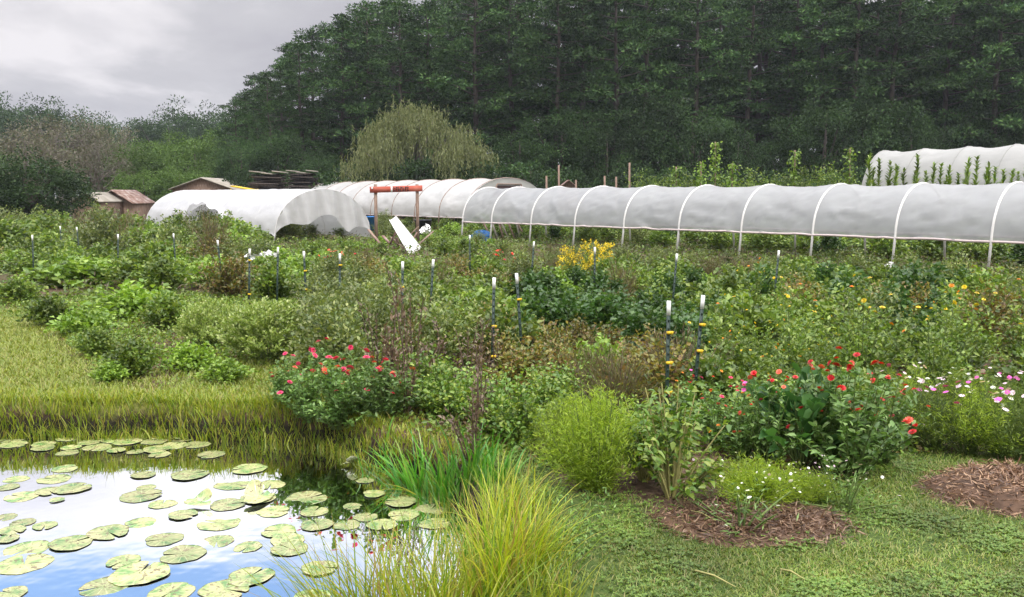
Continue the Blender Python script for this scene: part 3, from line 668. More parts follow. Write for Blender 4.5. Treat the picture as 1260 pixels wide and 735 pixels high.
def tunnel(name, label, A, ax, w, H, leg, ribs_s, s0, s1, mat, eave, rib_r=.03, sag=.06, legs_show=True, bottom=None, seed=1, ends=(), ribmat='pvc', hem=True):
    fn, C, ang = frame_of(A, ax, w)
    e_ = empty(name, (C[0], C[1], 0), 0, label, 'tunnel'); off = np.array([C[0], C[1], 0])
    rng = np.random.default_rng(seed)
    for s in ribs_s:
        a, z = hoop_full(w, H, leg); me = MB().tube(fn(np.full(len(a), s), a, z) - off, rib_r, 8).mesh('hoop_rib', MAT[ribmat], True); mobj('hoop_rib', me, e_)
    ns = max(24, int((s1 - s0) / (.09 if name.startswith('long') else .2))); na = 46
    S = np.linspace(s0, s1, ns); f = np.linspace(0, 1, na)
    a, z = hoop(f, w + .0, H + .0, leg)
    ext = max(1, int(4))
    if eave < leg:                                # film comes a little down the legs
        zz = np.linspace(eave, leg, 5)[:-1]; a = np.concatenate([np.full(4, a[0]), a, np.full(4, a[-1])]); z = np.concatenate([zz, z, zz[::-1]])
    SS, AA = np.meshgrid(S, a, indexing='ij'); _, Z_ = np.meshgrid(S, z, indexing='ij')
    rs = np.array(sorted(ribs_s)); dist = np.abs(SS[..., None] - rs).min(-1); gap = (rs[1] - rs[0]) if len(rs) > 1 else 2.
    sg = np.sin(np.clip(dist / (gap / 2), 0, 1) * PI / 2) ** 1.3
    k = 1 - sag * sg * (.6 + .4 * (Z_ / H)); AA = AA * (1 - sag * .5 * sg); Zb = Z_.copy()
    Z_ = np.where(Z_ > leg, leg + (Z_ - leg) * k, Z_)
    wr = (fbm(SS * 1.0, Zb * 2.5 + AA, 1.1) - .5) * .10 + (fbm(SS + Zb * .9, Zb - SS * .3, 3.) - .5) * .035
    rid = 1 - np.abs(2 * vnoise(SS * 1.3 + Zb * 1.5, Zb * 2.6 - SS * .5, 1.3) - 1); rid2 = 1 - np.abs(2 * vnoise(SS * 1.1 - Zb * 1.9, Zb * 1.9 + SS * .7 + 9, 1.5) - 1)
    wr = wr + .045 * rid ** 9 + .04 * rid2 ** 10
    wr = wr * np.clip(sg * 2, 0, 1); AA = AA + np.sign(AA + 1e-6) * wr * np.clip(np.abs(AA) / (w / 2), 0, 1); Z_ = Z_ + wr * .5 * (Z_ > leg)
    if bottom is not None:
        bz = bottom(SS); Z_ = np.maximum(Z_, np.where(AA < 0, bz, 0))
    V = fn(SS.ravel(), AA.ravel(), Z_.ravel()) - off; nn = AA.shape[1]
    i, j = np.meshgrid(np.arange(ns - 1), np.arange(nn - 1), indexing='ij')
    Q = np.stack([i * nn + j, i * nn + j + 1, (i + 1) * nn + j + 1, (i + 1) * nn + j], -1).reshape(-1, 4)
    if bottom is not None:
        zq = V[Q][:, :, 2]; keep = zq.max(1) - zq.min(1) > 1e-4
        hor = np.abs(V[Q].mean(1)[:, 2] - H) < .5; Q = Q[keep | hor]
    mobj('cover_film', mesh_of('cover_film', V, Q, MAT[mat], True), e_)
    if hem:
        for sgn in (0, -1):
            P = V.reshape(ns, nn, 3)[:, sgn]; mobj('hem_rail', MB().tube(P[::3], .035, 6).mesh('hem_rail', MAT['hemw'], True), e_)
    return e_, fn, off
MAT['hemw'] = plain('pinkish_rail', (.50, .42, .40), .6)
# long tunnel
A0 = np.array([-.023 * 1, 1, 0]); far = G(605, 300); near = G(1217, 340)
dv = (near - far)[:2]; Ld = np.linalg.norm(dv); st = Ld / 8
tunnel('long_hoop_tunnel', 'long tunnel of grey plastic film over white hoops, its film raised off the ground', far, dv, 3.0, 2.32, .85, [-.8 * st] + [st * q for q in range(0, 13)], -.8 * st - .05, st * 12 + .2, 'film', .86, rib_r=.035, sag=.05, seed=3)
# white covered tunnel at left, cover lifted in scallops
A = G(338, 300); ax = np.array([-.707, .707])
def scal(SS):  # bottom edge height of the near side, s from the front
    s = SS; return .28 + .10 * np.sin(s * 2.1) + 1.25 * np.exp(-((s - 6.4) / 2.2) ** 4) + .45 * np.exp(-((s - 11.6) / .5) ** 2) + .08 * np.sin(s * 5.3)
wt, fnw, offw = tunnel('white_hoop_tunnel', 'low tunnel wrapped in bright white row cover, its side lifted in a ragged arch', A, ax, 4.8, 2.25, .2, [0, 1.8, 3.6, 5.4, 7.2, 9.0, 10.8, 12.8], 0, 12.8, 'filmw', .12, rib_r=.012, sag=.006, bottom=scal, seed=8, hem=False)
na_, nz_ = 60, 26
for send, nm, opn in ((-.03, 'end_curtain', 1), (12.84, 'end_curtain', 0)):
    Vv = []; aa = np.linspace(-1, 1, na_)
    for q in aa:
        top = .2 + 2.05 * math.sqrt(max(0, 1 - q * q)) ** .95
        low = .05 if not opn else max(.05, min(top - .12, 1.0 - .72 * abs(q + .02) ** 2.2 + .16 * math.sin(q * 7 + 1) - .3 * math.exp(-((q - .48) / .1) ** 2)))
        if abs(q) > .97: low = .1
        for zz in np.linspace(0, 1, nz_):
            z = low + (top - low) * zz; Vv.append(fnw(np.array(send - opn * (.10 * math.sin(q * 14) * (1 - zz) + .05 * math.sin(q * 31 + zz * 3))), np.array(q * 2.4), np.array(z)))
    Vv = np.array(Vv).reshape(-1, 3) - offw
    i, j = np.meshgrid(np.arange(na_ - 1), np.arange(nz_ - 1), indexing='ij')
    mobj(nm, mesh_of(nm, Vv, np.stack([i * nz_ + j, i * nz_ + j + 1, (i + 1) * nz_ + j + 1, (i + 1) * nz_ + j], -1).reshape(-1, 4), MAT['filmw'], True), wt)
# middle tunnel behind
apx = AT(625, 219, 50.); axm = np.array([-.62, .785]); nm_ = np.array([.785, .62])
Hm = apx[2]; Am = apx[:2] - nm_ * 2.9
mt, fnm, offm = tunnel('cream_hoop_tunnel', 'wide cream plastic tunnel behind the sign frame, dark vent in its end', Am, axm, 5.8, Hm, .9, [q * 2.6 for q in range(0, 11)], -.1, 27, 'filmb', .75, rib_r=.03, sag=.05, seed=12, ribmat='wood')
Vv = []; aa = np.linspace(-1, 1, 41)
for q in aa:
    top = .9 + (Hm - .9) * math.sqrt(max(0, 1 - q * q)) ** .92
    for zz in np.linspace(0, 1, 12): Vv.append(fnm(np.array(-.05), np.array(q * 2.88), np.array(.15 + (top - .15) * zz)))
Vv = np.array(Vv).reshape(-1, 3) - offm
i, j = np.meshgrid(np.arange(40), np.arange(11), indexing='ij')
mobj('end_wall', mesh_of('end_wall', Vv, np.stack([i * 12 + j, i * 12 + j + 1, (i + 1) * 12 + j + 1, (i + 1) * 12 + j], -1).reshape(-1, 4), MAT['filmr'], True), mt)
b = MB(); vb = [fnm(np.array(-.09), np.array(x), np.array(z)) - offm for x, z in ((-1.0, Hm - .95), (1.0, Hm - .95), (.8, Hm - .42), (-.8, Hm - .42))]
b.add(np.array(vb), [[0, 1, 2, 3]]); mobj('end_vent', b.mesh('end_vent', MAT['darkp']), mt)
b = MB()
for x0, z0, x1, z1 in ((-1.1, Hm - 1, 1.1, Hm - 1), (1.1, Hm - 1, .85, Hm - .35), (.85, Hm - .35, -.85, Hm - .35), (-.85, Hm - .35, -1.1, Hm - 1)):
    b.tube([fnm(np.array(-.12), np.array(x0), np.array(z0)) - offm, fnm(np.array(-.12), np.array(x1), np.array(z1)) - offm], .035, 5)
mobj('vent_frame', b.mesh('vent_frame', MAT['wood']), mt)
# high grey tunnel at right
apx = AT(1090, 186, 43.); p2 = AT(1262, 174, 33.5); axr = np.array([.52, -.854])
nr_ = np.array([-axr[1], axr[0]]); nr_ = nr_ if nr_[1] > 0 else -nr_
tunnel('high_grey_tunnel', 'tall grey plastic tunnel standing behind the spiky crop at right', apx[:2] - nr_ * 1.75, axr, 3.5, apx[2] + .02, 1.2, [q * 2.1 for q in range(0, 9)], -.05, 16.9, 'filmr', .6, rib_r=.03, sag=.035, seed=15, ribmat='filmr')

# ================================================================== hand-placed plants
OCC = []
def zloc(p): return (float(p[0]), float(p[1]), gz1(p[0], p[1]))
def place(key, px, py, hpx, label, group=None, v=0, wide=1.0, rz=None, h0=None, name=None, cat=None, lift=0):
    p = G(px, py); sp_ = SP[key][v % len(SP[key])]; d = p[1]
    h0 = h0 or max(q[2] for q in sp_['tips']) if 'tips' in sp_ else 3.2
    s = hpx * d / F / h0; OCC.append((p[0], p[1], .33 * wide * s))
    return put(sp_, zloc(p), rz if rz is not None else (px * 7 + py) % 6.28, (s * wide, s * wide, s), label, group, cat, name)
# near prototypes
SP['lacy'] = variants(lambda q: bush(400 + q, 'feathery_bush', 'bush', 'lime', .74, .38, 190, 19000, .05, .0055, along=.6, outw=.9, jit=.03, t0=.12, ragged=.16, flat=.75, up=.3), 2)
SP['pepper'] = variants(lambda q: bush(410 + q, 'leafy_stemmed_plant', 'garden plant', 'pepper', .72, .38, 26, 800, .062, .032, near=True, along=.2, outw=.9, upb=-.05, jit=.03, t0=.42, ragged=.3, stem='palestem', sr=.011, droop=.4), 2)
SP['bean'] = variants(lambda q: bush(420 + q, 'leafy_bean_plant', 'garden plant', 'pepper', .6, .4, 40, 1100, .062, .036, near=True, jit=.04, ragged=.35, t0=.2, stem='stem', droop=.4), 3)
def whitemound(q):
    s_ = bush(430 + q, 'low_flowering_mound', 'flowering plant', 'lime', .24, .45, 170, 7000, .05, .005, ragged=.2, jit=.03, flat=.6)
    return flowers_on(s_, ['white', 'white', 'palepink'] , 34, 430 + q, (.25, .42), top=False)
SP['wmound'] = variants(whitemound, 1)
SP['wstray'] = variants(lambda q: flowers_on(bush(440 + q, 'small_cosmos_sprig', 'flowering plant', 'zin', .16, .22, 14, 160, .04, .006, t0=.2), ['palepink', 'palepink', 'white'] if q else ['white'], 12, 440 + q, (.17, .3)), 2)
SP['litter'] = SP['leafy']

place('basil', 328, 445, 80, 'larger of two pale green bushy herbs with upright flower spikes, nearer the pond', v=0, wide=1.05)
place('basil', 258, 428, 64, 'smaller pale green bushy herb with flower spikes, left of the larger one', v=1, wide=.9)
place('basil', 372, 440, 48, 'low pale green herb touching the right side of the larger spiky one', v=2, wide=1.)
for k, (px, py, hp, w, key, lab) in enumerate([
  (62, 402, 40, 1.1, 'leafy', 'bush with dark gaps at the top of the sloping lawn, far left'),
  (165, 464, 52, 1.0, 'leafy', 'green bush nearest the pond on the left lawn'),
  (120, 440, 40, 1.0, 'leafy', 'green bush just left of the one nearest the pond'),
  (95, 352, 36, 1.7, 'bright', 'wide bright green plant in the far left garden row'),
  (165, 392, 42, 1.3, 'bright', 'bright green plant in the middle left garden row'),
  (205, 405, 48, 1.0, 'leafy', 'rounded darker green bush left of the pale spiky herbs'),
  (110, 412, 34, 1.1, 'bright', 'low bright green plant beside the lawn on the left'),
  (235, 455, 34, 1.0, 'bright', 'low bright green plant in the grass below the pale spiky herbs'),
  (275, 470, 26, 1.2, 'bright', 'sprawling low green plant at the edge of the bank grass'),
  (25, 372, 34, 1.2, 'leafy', 'green bush at the left edge of the photo above the lawn'),
  (40, 345, 30, 1.4, 'leafy', 'bluish green clump at the left edge, behind the lawn'),
  (135, 470, 24, 1.0, 'bright', 'small green plant in the lawn below the green bush')]):
    place(key, px, py, hp, lab, v=k, wide=w)
place('lacy', 732, 604, 138, 'tall feathery lime green bush at the edge of the bare soil', v=0, wide=1.0)
place('lacy', 700, 572, 92, 'smaller feathery lime green bush half hidden behind the tall one', v=1, wide=1.1)
place('pepper', 826, 614, 140, 'leafy yellowish plant with bare pale stems rising from the soil', v=0, wide=1.0)
place('pepper', 792, 592, 100, 'leafy plant squeezed between lime bush and pale stemmed plant', v=1, wide=1.0)
for k, (px, py, hp) in enumerate([(640, 548, 88), (612, 535, 84), (668, 520, 70), (575, 520, 66), (545, 515, 74), (690, 500, 60), (520, 505, 80), (785, 545, 60), (590, 500, 50)]):
    place('bean', px, py, hp, 'leafy green plant in the patch left of the lime green bush', 'leafy plants left of the lime bush', v=k, wide=1.05)
for k, (px, py, hp, w) in enumerate([(382, 508, 84, 1.), (415, 512, 92, 1.), (352, 500, 62, 1.), (448, 512, 80, 1.), (475, 518, 78, 1.1), (405, 490, 70, 1.)]):
    place('zinleft', px, py, hp, 'zinnia plant with pink flowers above the right end of the pond bank', 'pink zinnias above the pond bank', v=k, wide=w, cat='flowering plant')
place('zinred', 1046, 590, 158, 'tallest red zinnia plant, beside the lawn, dotted with scarlet flowers', v=0, wide=1.1)
place('zinred', 1015, 575, 128, 'red zinnia plant just left of the tallest one', v=1, wide=.9)
place('zinred', 1082, 572, 112, 'red zinnia plant just right of the tallest one', v=2, wide=1.)
place('zinred', 945, 572, 112, 'zinnia plant with few red flowers left of the big dark leaves', v=1, wide=.9)
place('zinpink', 880, 552, 92, 'pink zinnia plant behind the pale stemmed plant', v=0, wide=1.)
place('zinpink', 842, 532, 74, 'pink zinnia plant beside the two near fence posts', v=1, wide=1.)
place('zinpink', 912, 566, 92, 'low zinnia plant right of the pale stemmed plant', v=2, wide=1.)
place('broad', 985, 574, 100, 'plant with very large dark green leaves between red zinnias', v=0, wide=1.)
place('broad', 1000, 548, 92, 'plant with large glossy leaves just behind the largest-leaved one', v=1, wide=1.)
place('wmound', 930, 622, 50, 'low mound of fine yellow green leaves sprinkled with small white flowers', v=0, wide=.85)
place('wmound', 990, 618, 34, 'flatter fine-leaved mound beside the white flowered one', v=0, wide=.8, rz=2.)
place('wstray', 912, 655, 44, 'white flowers hanging over the bare mulch patch', v=0, wide=1.3)
place('wstray', 1040, 628, 44, 'small sprig of pale pink flowers in the lawn', v=1, wide=.9)
place('wstray', 1022, 600, 30, 'pale pink flowers at the foot of the tallest red zinnia', v=1, wide=1.)
for k, (px, py, hp) in enumerate([(1120, 540, 78), (1150, 552, 92), (1190, 556, 92), (1228, 562, 88), (1262, 566, 92), (1170, 520, 70), (1215, 525, 74), (1255, 530, 74), (1130, 515, 70), (1100, 548, 50)]):
    place('cosmos', px, py, hp, 'cosmos plant with pink, magenta and white flowers at right of the red zinnias', 'cosmos plants by the right lawn', v=k, wide=1.05)
for k, (px, py, hp) in enumerate([(890, 478, 70), (915, 470, 72), (940, 462, 66), (970, 455, 66), (1005, 455, 66), (925, 500, 70), (960, 500, 78), (1000, 490, 70), (1120, 425, 50), (1150, 420, 50), (1180, 420, 46), (1025, 470, 60), (875, 470, 40)]):
    place('marigold', px, py, hp, 'green plant with scattered yellow flowers in the right half of the garden', 'yellow flowered plants at right', v=k, wide=1.05)
for k, (px, py, hp) in enumerate([(702, 350, 46), (728, 352, 54), (745, 349, 48)]):
    place('goldenrod', px, py, hp, 'bright yellow flowering clump in front of the long tunnel', 'yellow plumes before the long tunnel', v=k, wide=.9)
for k, (px, py, hp) in enumerate([(612, 352, 44), (632, 356, 44), (405, 352, 42), (422, 356, 46)]):
    place('roseweed', px, py, hp, ('coral red flowered plant left of the yellow clump' if k < 2 else 'coral flowered plant right of the small fence posts, centre left'), 'coral flowers centre' if k < 2 else 'coral flowers centre left', v=k, wide=.9)
for k, (px, py, hp, w) in enumerate([(478, 508, 160, .8), (500, 515, 150, .6), (508, 500, 170, .7), (582, 572, 160, .8), (590, 540, 150, .8), (466, 480, 110, .9), (545, 470, 80, 1.3), (610, 480, 80, 1.3), (575, 480, 90, 1.2)]):
    place('dead', px, py, hp, 'brown dried-up plant stalk standing ' + ('above the green iris leaves' if k in (0, 1, 2, 5) else 'left of the leafy bean patch' if k in (3, 4) else 'among yellowing plants in the centre'), 'dried stalks', v=k, wide=w)
for k, (px, py, hp) in enumerate([(650, 420, 62), (668, 416, 66), (690, 412, 60), (700, 425, 66), (722, 418, 62), (740, 425, 66), (760, 420, 62), (778, 432, 66), (795, 440, 62), (812, 446, 72), (845, 448, 74), (640, 430, 50), (830, 430, 60), (730, 398, 46), (765, 400, 46), (800, 405, 50), (680, 395, 46)]):
    place('dark', px, py, hp, 'dark green pointed bush in the middle row between the fence posts', 'dark pointed bushes in the middle row', v=k, wide=1.25)

# ================================================================== fence posts
def tpost(px, pyt, label, ins=(), h=1.12, tilt=0.0):
    """T post; pyt = photo y of its top"""
    p = TOP(px, pyt, h); z0 = gz1(p[0], p[1]); z1 = h - .11
    e_ = empty('fence_post', (p[0], p[1], 0), .3, label, 'fence post', 'steel posts with white tops'); e_.rotation_euler = (0, tilt, .3)
    b = MB().box((0, 0, z1 / 2 - .02), (.032, .007, z1 + .1)).box((0, .013, z1 / 2 - .02), (.007, .024, z1 + .1))
    for q in range(int(z1 / .07)): b.box((0, -.008, .06 + q * .07), (.014, .010, .018))
    mobj('steel_shaft', b.mesh('post_shaft', MAT['post']), e_)
    b = MB().box((0, 0, z1 + .06), (.034, .010, .12)).box((0, .014, z1 + .06), (.009, .026, .12)); mobj('white_tip', b.mesh('post_tip', MAT['wpaint']), e_)
    for y_ in ins:
        zi = CAMZ - (y_ - 240) * p[1] / F; zi = max(.1, min(z1, zi))
        b = MB().box((0, -.018, zi), (.036, .03, .02)).box((.02, -.026, zi), (.016, .02, .026)).tube([[-.014, -.024, zi + .01], [.034, -.032, zi + .006]], .006, 6)
        mobj('insulator', b.mesh('insulator', MAT['ins']), e_)
for a in [(605, 343, 'white-topped post with one yellow insulator, left of the pair in the centre', (402, 440)), (644, 337, 'white-topped post right of the centre pair', (368,)),
 (493, 323, 'white-topped post with two yellow insulators above the dried stalks', (353, 379)), (526, 320, 'white-topped post just right of the one above the dried stalks', ()),
 (823, 372, 'left of the two nearest white-topped posts, yellow insulators down its length', (410, 448, 485)), (855, 365, 'right of the two nearest white-topped posts', (400, 433)),
 (953, 309, 'lone white-topped post in the right half of the garden', ()), (827, 313, 'white-topped post in front of a tunnel leg, above the nearest pair', ()),
 (652, 298, 'white-topped post below the left part of the long tunnel', ()), (578, 290, 'white-topped post beside the left end of the long tunnel', ()),
 (732, 305, 'white-topped post standing in the yellow flowers', ()), (303, 307, 'white-topped post left of the small group, above the pale spiky herbs', (320, 362)),
 (338, 305, 'white-topped post second from left above the pale spiky herbs', ()), (376, 310, 'white-topped post third from left above the pale spiky herbs', (333, 356)),
 (416, 313, 'white-topped post beside the coral flowers at centre left', (326,)),
 (38, 290, 'white-topped post far left beside the dark rounded tree', ()), (74, 279, 'white-topped post in the far left rows', ()), (97, 280, 'white-topped post behind the far left rows', ()),
 (142, 289, 'white-topped post in the rows left of the white tunnel', ()), (8, 276, 'white-topped post at the very left edge', ()), (215, 288, 'white-topped post before the lifted side of the white tunnel', ()), (273, 296, 'white-topped post before the white tunnel near its front', ())]:
    tpost(a[0], a[1], a[2], a[3], tilt=((a[0] * 13 % 7) - 3) * .024)

for q in range(6): p_ = G(500, 312 + q * 5); OCC.append((p_[0], p_[1], .9))
for p_ in (G(400, 304), G(370, 303), G(430, 303)): OCC.append((p_[0], p_[1], 1.6))
# ================================================================== garden filler: rows of mixed plants
def inpoly(p, poly): return poly_sd(np.array([p]), poly)[0] < 0
CNT = {}
def scatter(seed, polypx, spacing, choices, smin, smax, maxn=400, avoid=True):
    rng = np.random.default_rng(seed); poly = ppoly(polypx); lo, hi = poly.min(0), poly.max(0); pts = []
    area = (hi - lo).prod(); w_ = np.array([c[1] for c in choices], float); w_ /= w_.sum(); n = 0
    for _ in range(int(area / spacing ** 2 * 5)):
        p = lo + rng.random(2) * (hi - lo)
        if len(pts) and (np.hypot(*(np.array(pts) - p).T) < spacing).any(): continue
        if avoid and any((p[0] - a) ** 2 + (p[1] - b) ** 2 < (c + spacing * .25) ** 2 for a, b, c in OCC): continue
        if not inpoly(p, poly): continue
        pts.append(p)
        # kinds change in patches, as planted rows do
        u = np.clip(vnoise(p[0] + p[1] * .6 + seed, p[1] * .5, .45) * 1.15 - .07 + rng.normal(0, .26), 0, .999); c = choices[np.searchsorted(np.cumsum(w_), u)]
        key, _, label, group = c; s = rng.uniform(smin, smax); CNT[key] = CNT.get(key, 0) + 1
        put(SP[key][rng.integers(len(SP[key]))], zloc(p), rng.uniform(0, 6.28), (s * rng.uniform(.9, 1.25), s * rng.uniform(.9, 1.25), s), label, group); n += 1
        if n >= maxn: break
    return n
def ch(where, grp, *kw):
    nm = dict(leafy='mid green leafy plant', bright='bright green low plant', grey='greyish green wild plant', yellowing='yellowing half-dead plant', brownweed='brownish seeding weed', dark='dark green pointed bush', marigold='yellow flowered green plant', cosmos='fine-leaved flowering cosmos', dead='brown dried stalk plant', roseweed='coral flowered plant', basil='pale green spiky herb', bean='leafy bean-like plant', vine='tall climbing bean vine')
    return [(k, w, nm[k] + ' ' + where, nm[k].replace(' plant', '') + ' plants ' + grp) for k, w in kw]
n_ = []
n_.append(scatter(1, [(-60, 290), (330, 301), (250, 330), (-60, 330)], 1.25, ch('in the far left rows before the white tunnel', 'far left', ('grey', 2), ('leafy', 3), ('bright', 2), ('brownweed', 1.2)), 1.25, 1.9))
n_.append(scatter(2, [(-60, 330), (260, 328), (420, 330), (420, 372), (300, 372), (60, 348), (-60, 340)], .95, ch('in the left rows above the pale spiky herbs', 'left rows', ('leafy', 3), ('bright', 2), ('yellowing', 1), ('grey', 2), ('roseweed', .15)), .9, 1.35))
n_.append(scatter(3, [(300, 302), (600, 300), (640, 335), (420, 335), (300, 325)], 1.1, ch('between the white tunnel and the centre posts', 'centre back', ('grey', 2), ('brownweed', 1), ('leafy', 3), ('bright', 1)), .6, .95))
n_.append(scatter(4, [(400, 340), (650, 340), (640, 430), (600, 470), (400, 480), (385, 400)], .62, ch('around the centre fence posts', 'centre', ('grey', 2), ('leafy', 2.4), ('yellowing', 1.4), ('brownweed', .6), ('bright', 1)), .75, 1.1))
n_.append(scatter(5, [(590, 430), (650, 425), (830, 465), (870, 500), (790, 530), (690, 500), (590, 490)], .42, ch('in the yellow brown patch right of the centre posts', 'in the yellow patch', ('yellowing', 5), ('brownweed', 1.5), ('bright', .8)), .62, .95))
n_.append(scatter(6, [(640, 345), (1000, 352), (1100, 360), (840, 440), (650, 400)], .75, ch('in the beds before the long tunnel', 'before the long tunnel', ('leafy', 3), ('bright', 2), ('dark', 2), ('brownweed', .6)), .75, 1.05))
n_.append(scatter(7, [(600, 312), (1300, 352), (1300, 368), (900, 345), (600, 335)], .8, ch('in the weedy strip at the feet of the long tunnel', 'at the tunnel feet', ('brownweed', 3), ('grey', 2), ('leafy', .5)), .45, .68))
n_.append(scatter(8, [(860, 400), (1000, 362), (1340, 372), (1400, 520), (1262, 520), (1110, 500), (1000, 480), (880, 460)], .62, ch('in the dense rows at the right of the garden', 'right rows', ('marigold', 1.), ('leafy', 3), ('dark', 1.2), ('grey', 1.5), ('bright', 1.2), ('yellowing', .5)), .85, 1.2))
n_.append(scatter(9, [(560, 292), (1400, 336), (1700, 330), (1400, 292), (600, 272)], 1.05, ch('growing inside and beyond the long tunnel', 'under the long tunnel', ('leafy', 3), ('dark', 1.5), ('bright', 1.5), ('grey', 1)), 1.0, 1.5))
n_.append(scatter(10, [(200, 284), (640, 277), (640, 292), (460, 296)], 1.5, ch('in the far field before the cream tunnel', 'before the cream tunnel', ('leafy', 3), ('bright', 2), ('grey', 2)), .8, 1.3))
n_.append(scatter(11, [(460, 440), (600, 470), (600, 512), (520, 530), (420, 520), (420, 470)], .45, ch('above the iris leaves by the pond', 'above the iris', ('grey', 2), ('leafy', 2), ('yellowing', 1), ('bean', 2)), .6, .85))
n_.append(scatter(12, [(850, 470), (1000, 500), (1110, 510), (1100, 545), (900, 545), (850, 520)], .40, ch('among the zinnias at lower right', 'among the zinnias', ('leafy', 2), ('bean', 2), ('grey', 1)), .6, .85))
print('SCATTER', n_, CNT)
# inside the white tunnel's lifted side
for k in range(8):
    P = fnw(np.array(2. + k * 1.3), np.array(-.6 + .8 * (k % 3)), np.array(0.)); put(SP['leafy' if k % 2 else 'grey'][k % 3], (P[0], P[1], 0), k, 1.5, 'green plant growing inside the white tunnel, seen under its lifted side', 'plants inside the white tunnel')
# bean trellis: vines with stakes behind the long tunnel
rng = np.random.default_rng(33)
for k, px in enumerate(range(790, 1062, 17)):
    y = 45 + rng.uniform(-1, 1); ty = 9 + [206, 210, 212, 205, 212, 210, 208, 212, 202, 214, 206, 200, 207, 196, 203, 210][k % 16]; h = 2 + (240 - ty) * y / F; s = h / 3.2
    put(SP['vine'][k % 3], ((px - 630) / F * y, y, 0), k * 1.1, (s * 1.0, s * 1.0, s), 'tangled bean vine climbing behind the top of the long tunnel', 'vines on the trellis')
for k, (px, ty) in enumerate([(877, 176), (974, 186), (898, 202), (1041, 184), (830, 206), (860, 200)]):
    y = 44.; h = 2 + (240 - ty) * y / F; x = (px - 630) / F * y
    e_ = empty('trellis_stake', (x, y, 0), 0, ['tallest vine-covered stake behind the long tunnel', 'pale stake in the middle of the bean vines', 'short stake right of the tallest one', 'stake with vines just left of the grey tunnel', 'leftmost short stake in the bean vines', 'short stake left of the tallest one'][k], 'stake', 'stakes in the bean vines')
    mobj('shaft', MB().tube([[0, 0, 0], [.03, 0, h * .6], [0, 0, h]], .04, 6).mesh('stake', MAT['wood']), e_)
    r2 = np.random.default_rng(k); n = 170; P = np.stack([r2.normal(0, .14, n), r2.normal(0, .14, n), r2.uniform(h * .55, h, n)], 1)
    mobj('climbing_leaves', MB().add(*leafgeo(r2, P, r2.normal(size=(n, 3)), .17, .12)).mesh('climbing', MAT['bright']), e_)
for k in range(32):
    px = 1062 + k * 8 + rng.uniform(-5, 5); y = 33. + (k * 5 % 4) * .5; ty = [200, 208, 213, 206, 203, 210, 196, 204, 211, 215, 204, 210, 203, 206, 200, 204, 198][k * 5 % 17] + rng.uniform(-7, 7); h = 2 + (240 - ty) * y / F
    sp_ = SP['corn'][k % 3]; s = h / [3.2, 3.6, 4.0][k % 3]; put(sp_, ((px - 630) / F * y, y, 0), k, (1., 1., s), 'tall spiky green crop plant standing before the grey tunnel', 'spiky crop before the grey tunnel')
for k, (px, ty) in enumerate([(672, 217), (687, 204), (773, 201), (743, 217), (757, 218), (708, 222)]):
    y = 52.; h = 2 + (240 - ty) * y / F; tag(mobj('wooden_pole', MB().tube([[0, 0, 0], [.02, 0, h / 2], [0, .02, h]], [.07, .065, .055], 7).mesh('pole', MAT['wood']), None, ((px - 630) / F * y, y, 0)),
        ['short grey pole beside the cream tunnel vent', 'tall pole left of centre above the long tunnel', 'tallest bare pole above the long tunnel', 'left of two short poles above the long tunnel', 'right of two short poles above the long tunnel', 'squat post beside the small grey shed'][k], 'pole', 'bare wooden poles')

# ================================================================== pond edge, lawn and ground cover
def sample_sd(rng, n, x0, x1, y0, y1, lo, hi):
    P = np.stack([rng.uniform(x0, x1, n), rng.uniform(y0, y1, n)], 1); s = poly_sd(P, pond); k = (s > lo) & (s < hi); return P[k], s[k]
def inmask(P, poly): return poly_sd(P, poly) < 0
def P3(P): return np.column_stack([P, gz(P[:, 0], P[:, 1])])
def inview(P, mg=.06):
    d = P[:, 1] * cp + .2; return np.abs(P[:, 0] / np.maximum(d, .1)) < (630 / F + mg)
rng = np.random.default_rng(900)
b = MB()
P, s = sample_sd(rng, 90000, -7, 2, 5.4, 10, -.04, .75)
P = P[inview(P)]; s = poly_sd(P, pond)
# only the far and left side; the near right corner has its own sedge
k = ~((P[:, 0] > -.45) & (P[:, 1] < 6.6)) & (rng.random(len(P)) < np.clip(1.25 - s * 1.3, .15, 1)); P, s = P[k], s[k]
Px, sx_ = sample_sd(rng, 75000, -7, 1, 5.4, 10, -.02, .24); Px = Px[inview(Px)]; Px = Px[~((Px[:, 0] > -.45) & (Px[:, 1] < 6.6))]; P = np.concatenate([P, Px]); s = poly_sd(P, pond)
L = np.clip(rng.normal(.125, .04, len(P)) * (1.05 - .5 * np.clip(s, 0, 1)) * (.75 + .5 * vnoise(P[:, 0], P[:, 1], 2.)), .06, .5)
L = np.where(P[:, 0] > -1.6, L * .8, L)
b.add(*blades(rng, np.maximum(P3(P), [-99, -99, WZ]) - [0, 0, .02], rng.normal(0, .22, (len(P), 2)), L, rng.uniform(.006, .013, len(P)), rng.uniform(.1, .6, len(P)), 3))
tag(mobj('bank_grass', b.mesh('bank_grass', MAT['bank'])), kind='stuff')
print('bank', len(P))
# left lawn
P = np.stack([rng.uniform(-9, -1, 120000), rng.uniform(8, 17, 120000)], 1); P = P[inview(P)]; s = poly_sd(P, lawn_left)
k = (s < .6) & (rng.random(len(P)) < np.clip(.8 - s * .8, 0, 1)) & (poly_sd(P, pond) > .2); P = P[k]
b = MB(); b.add(*blades(rng, P3(P), rng.normal(0, .4, (len(P), 2)), rng.uniform(.04, .10, len(P)), rng.uniform(.010, .018, len(P)), .5, 2))
tag(mobj('lawn_grass', b.mesh('lawn_grass_left', MAT['lawnleft'])), kind='stuff'); print('lawnL', len(P))
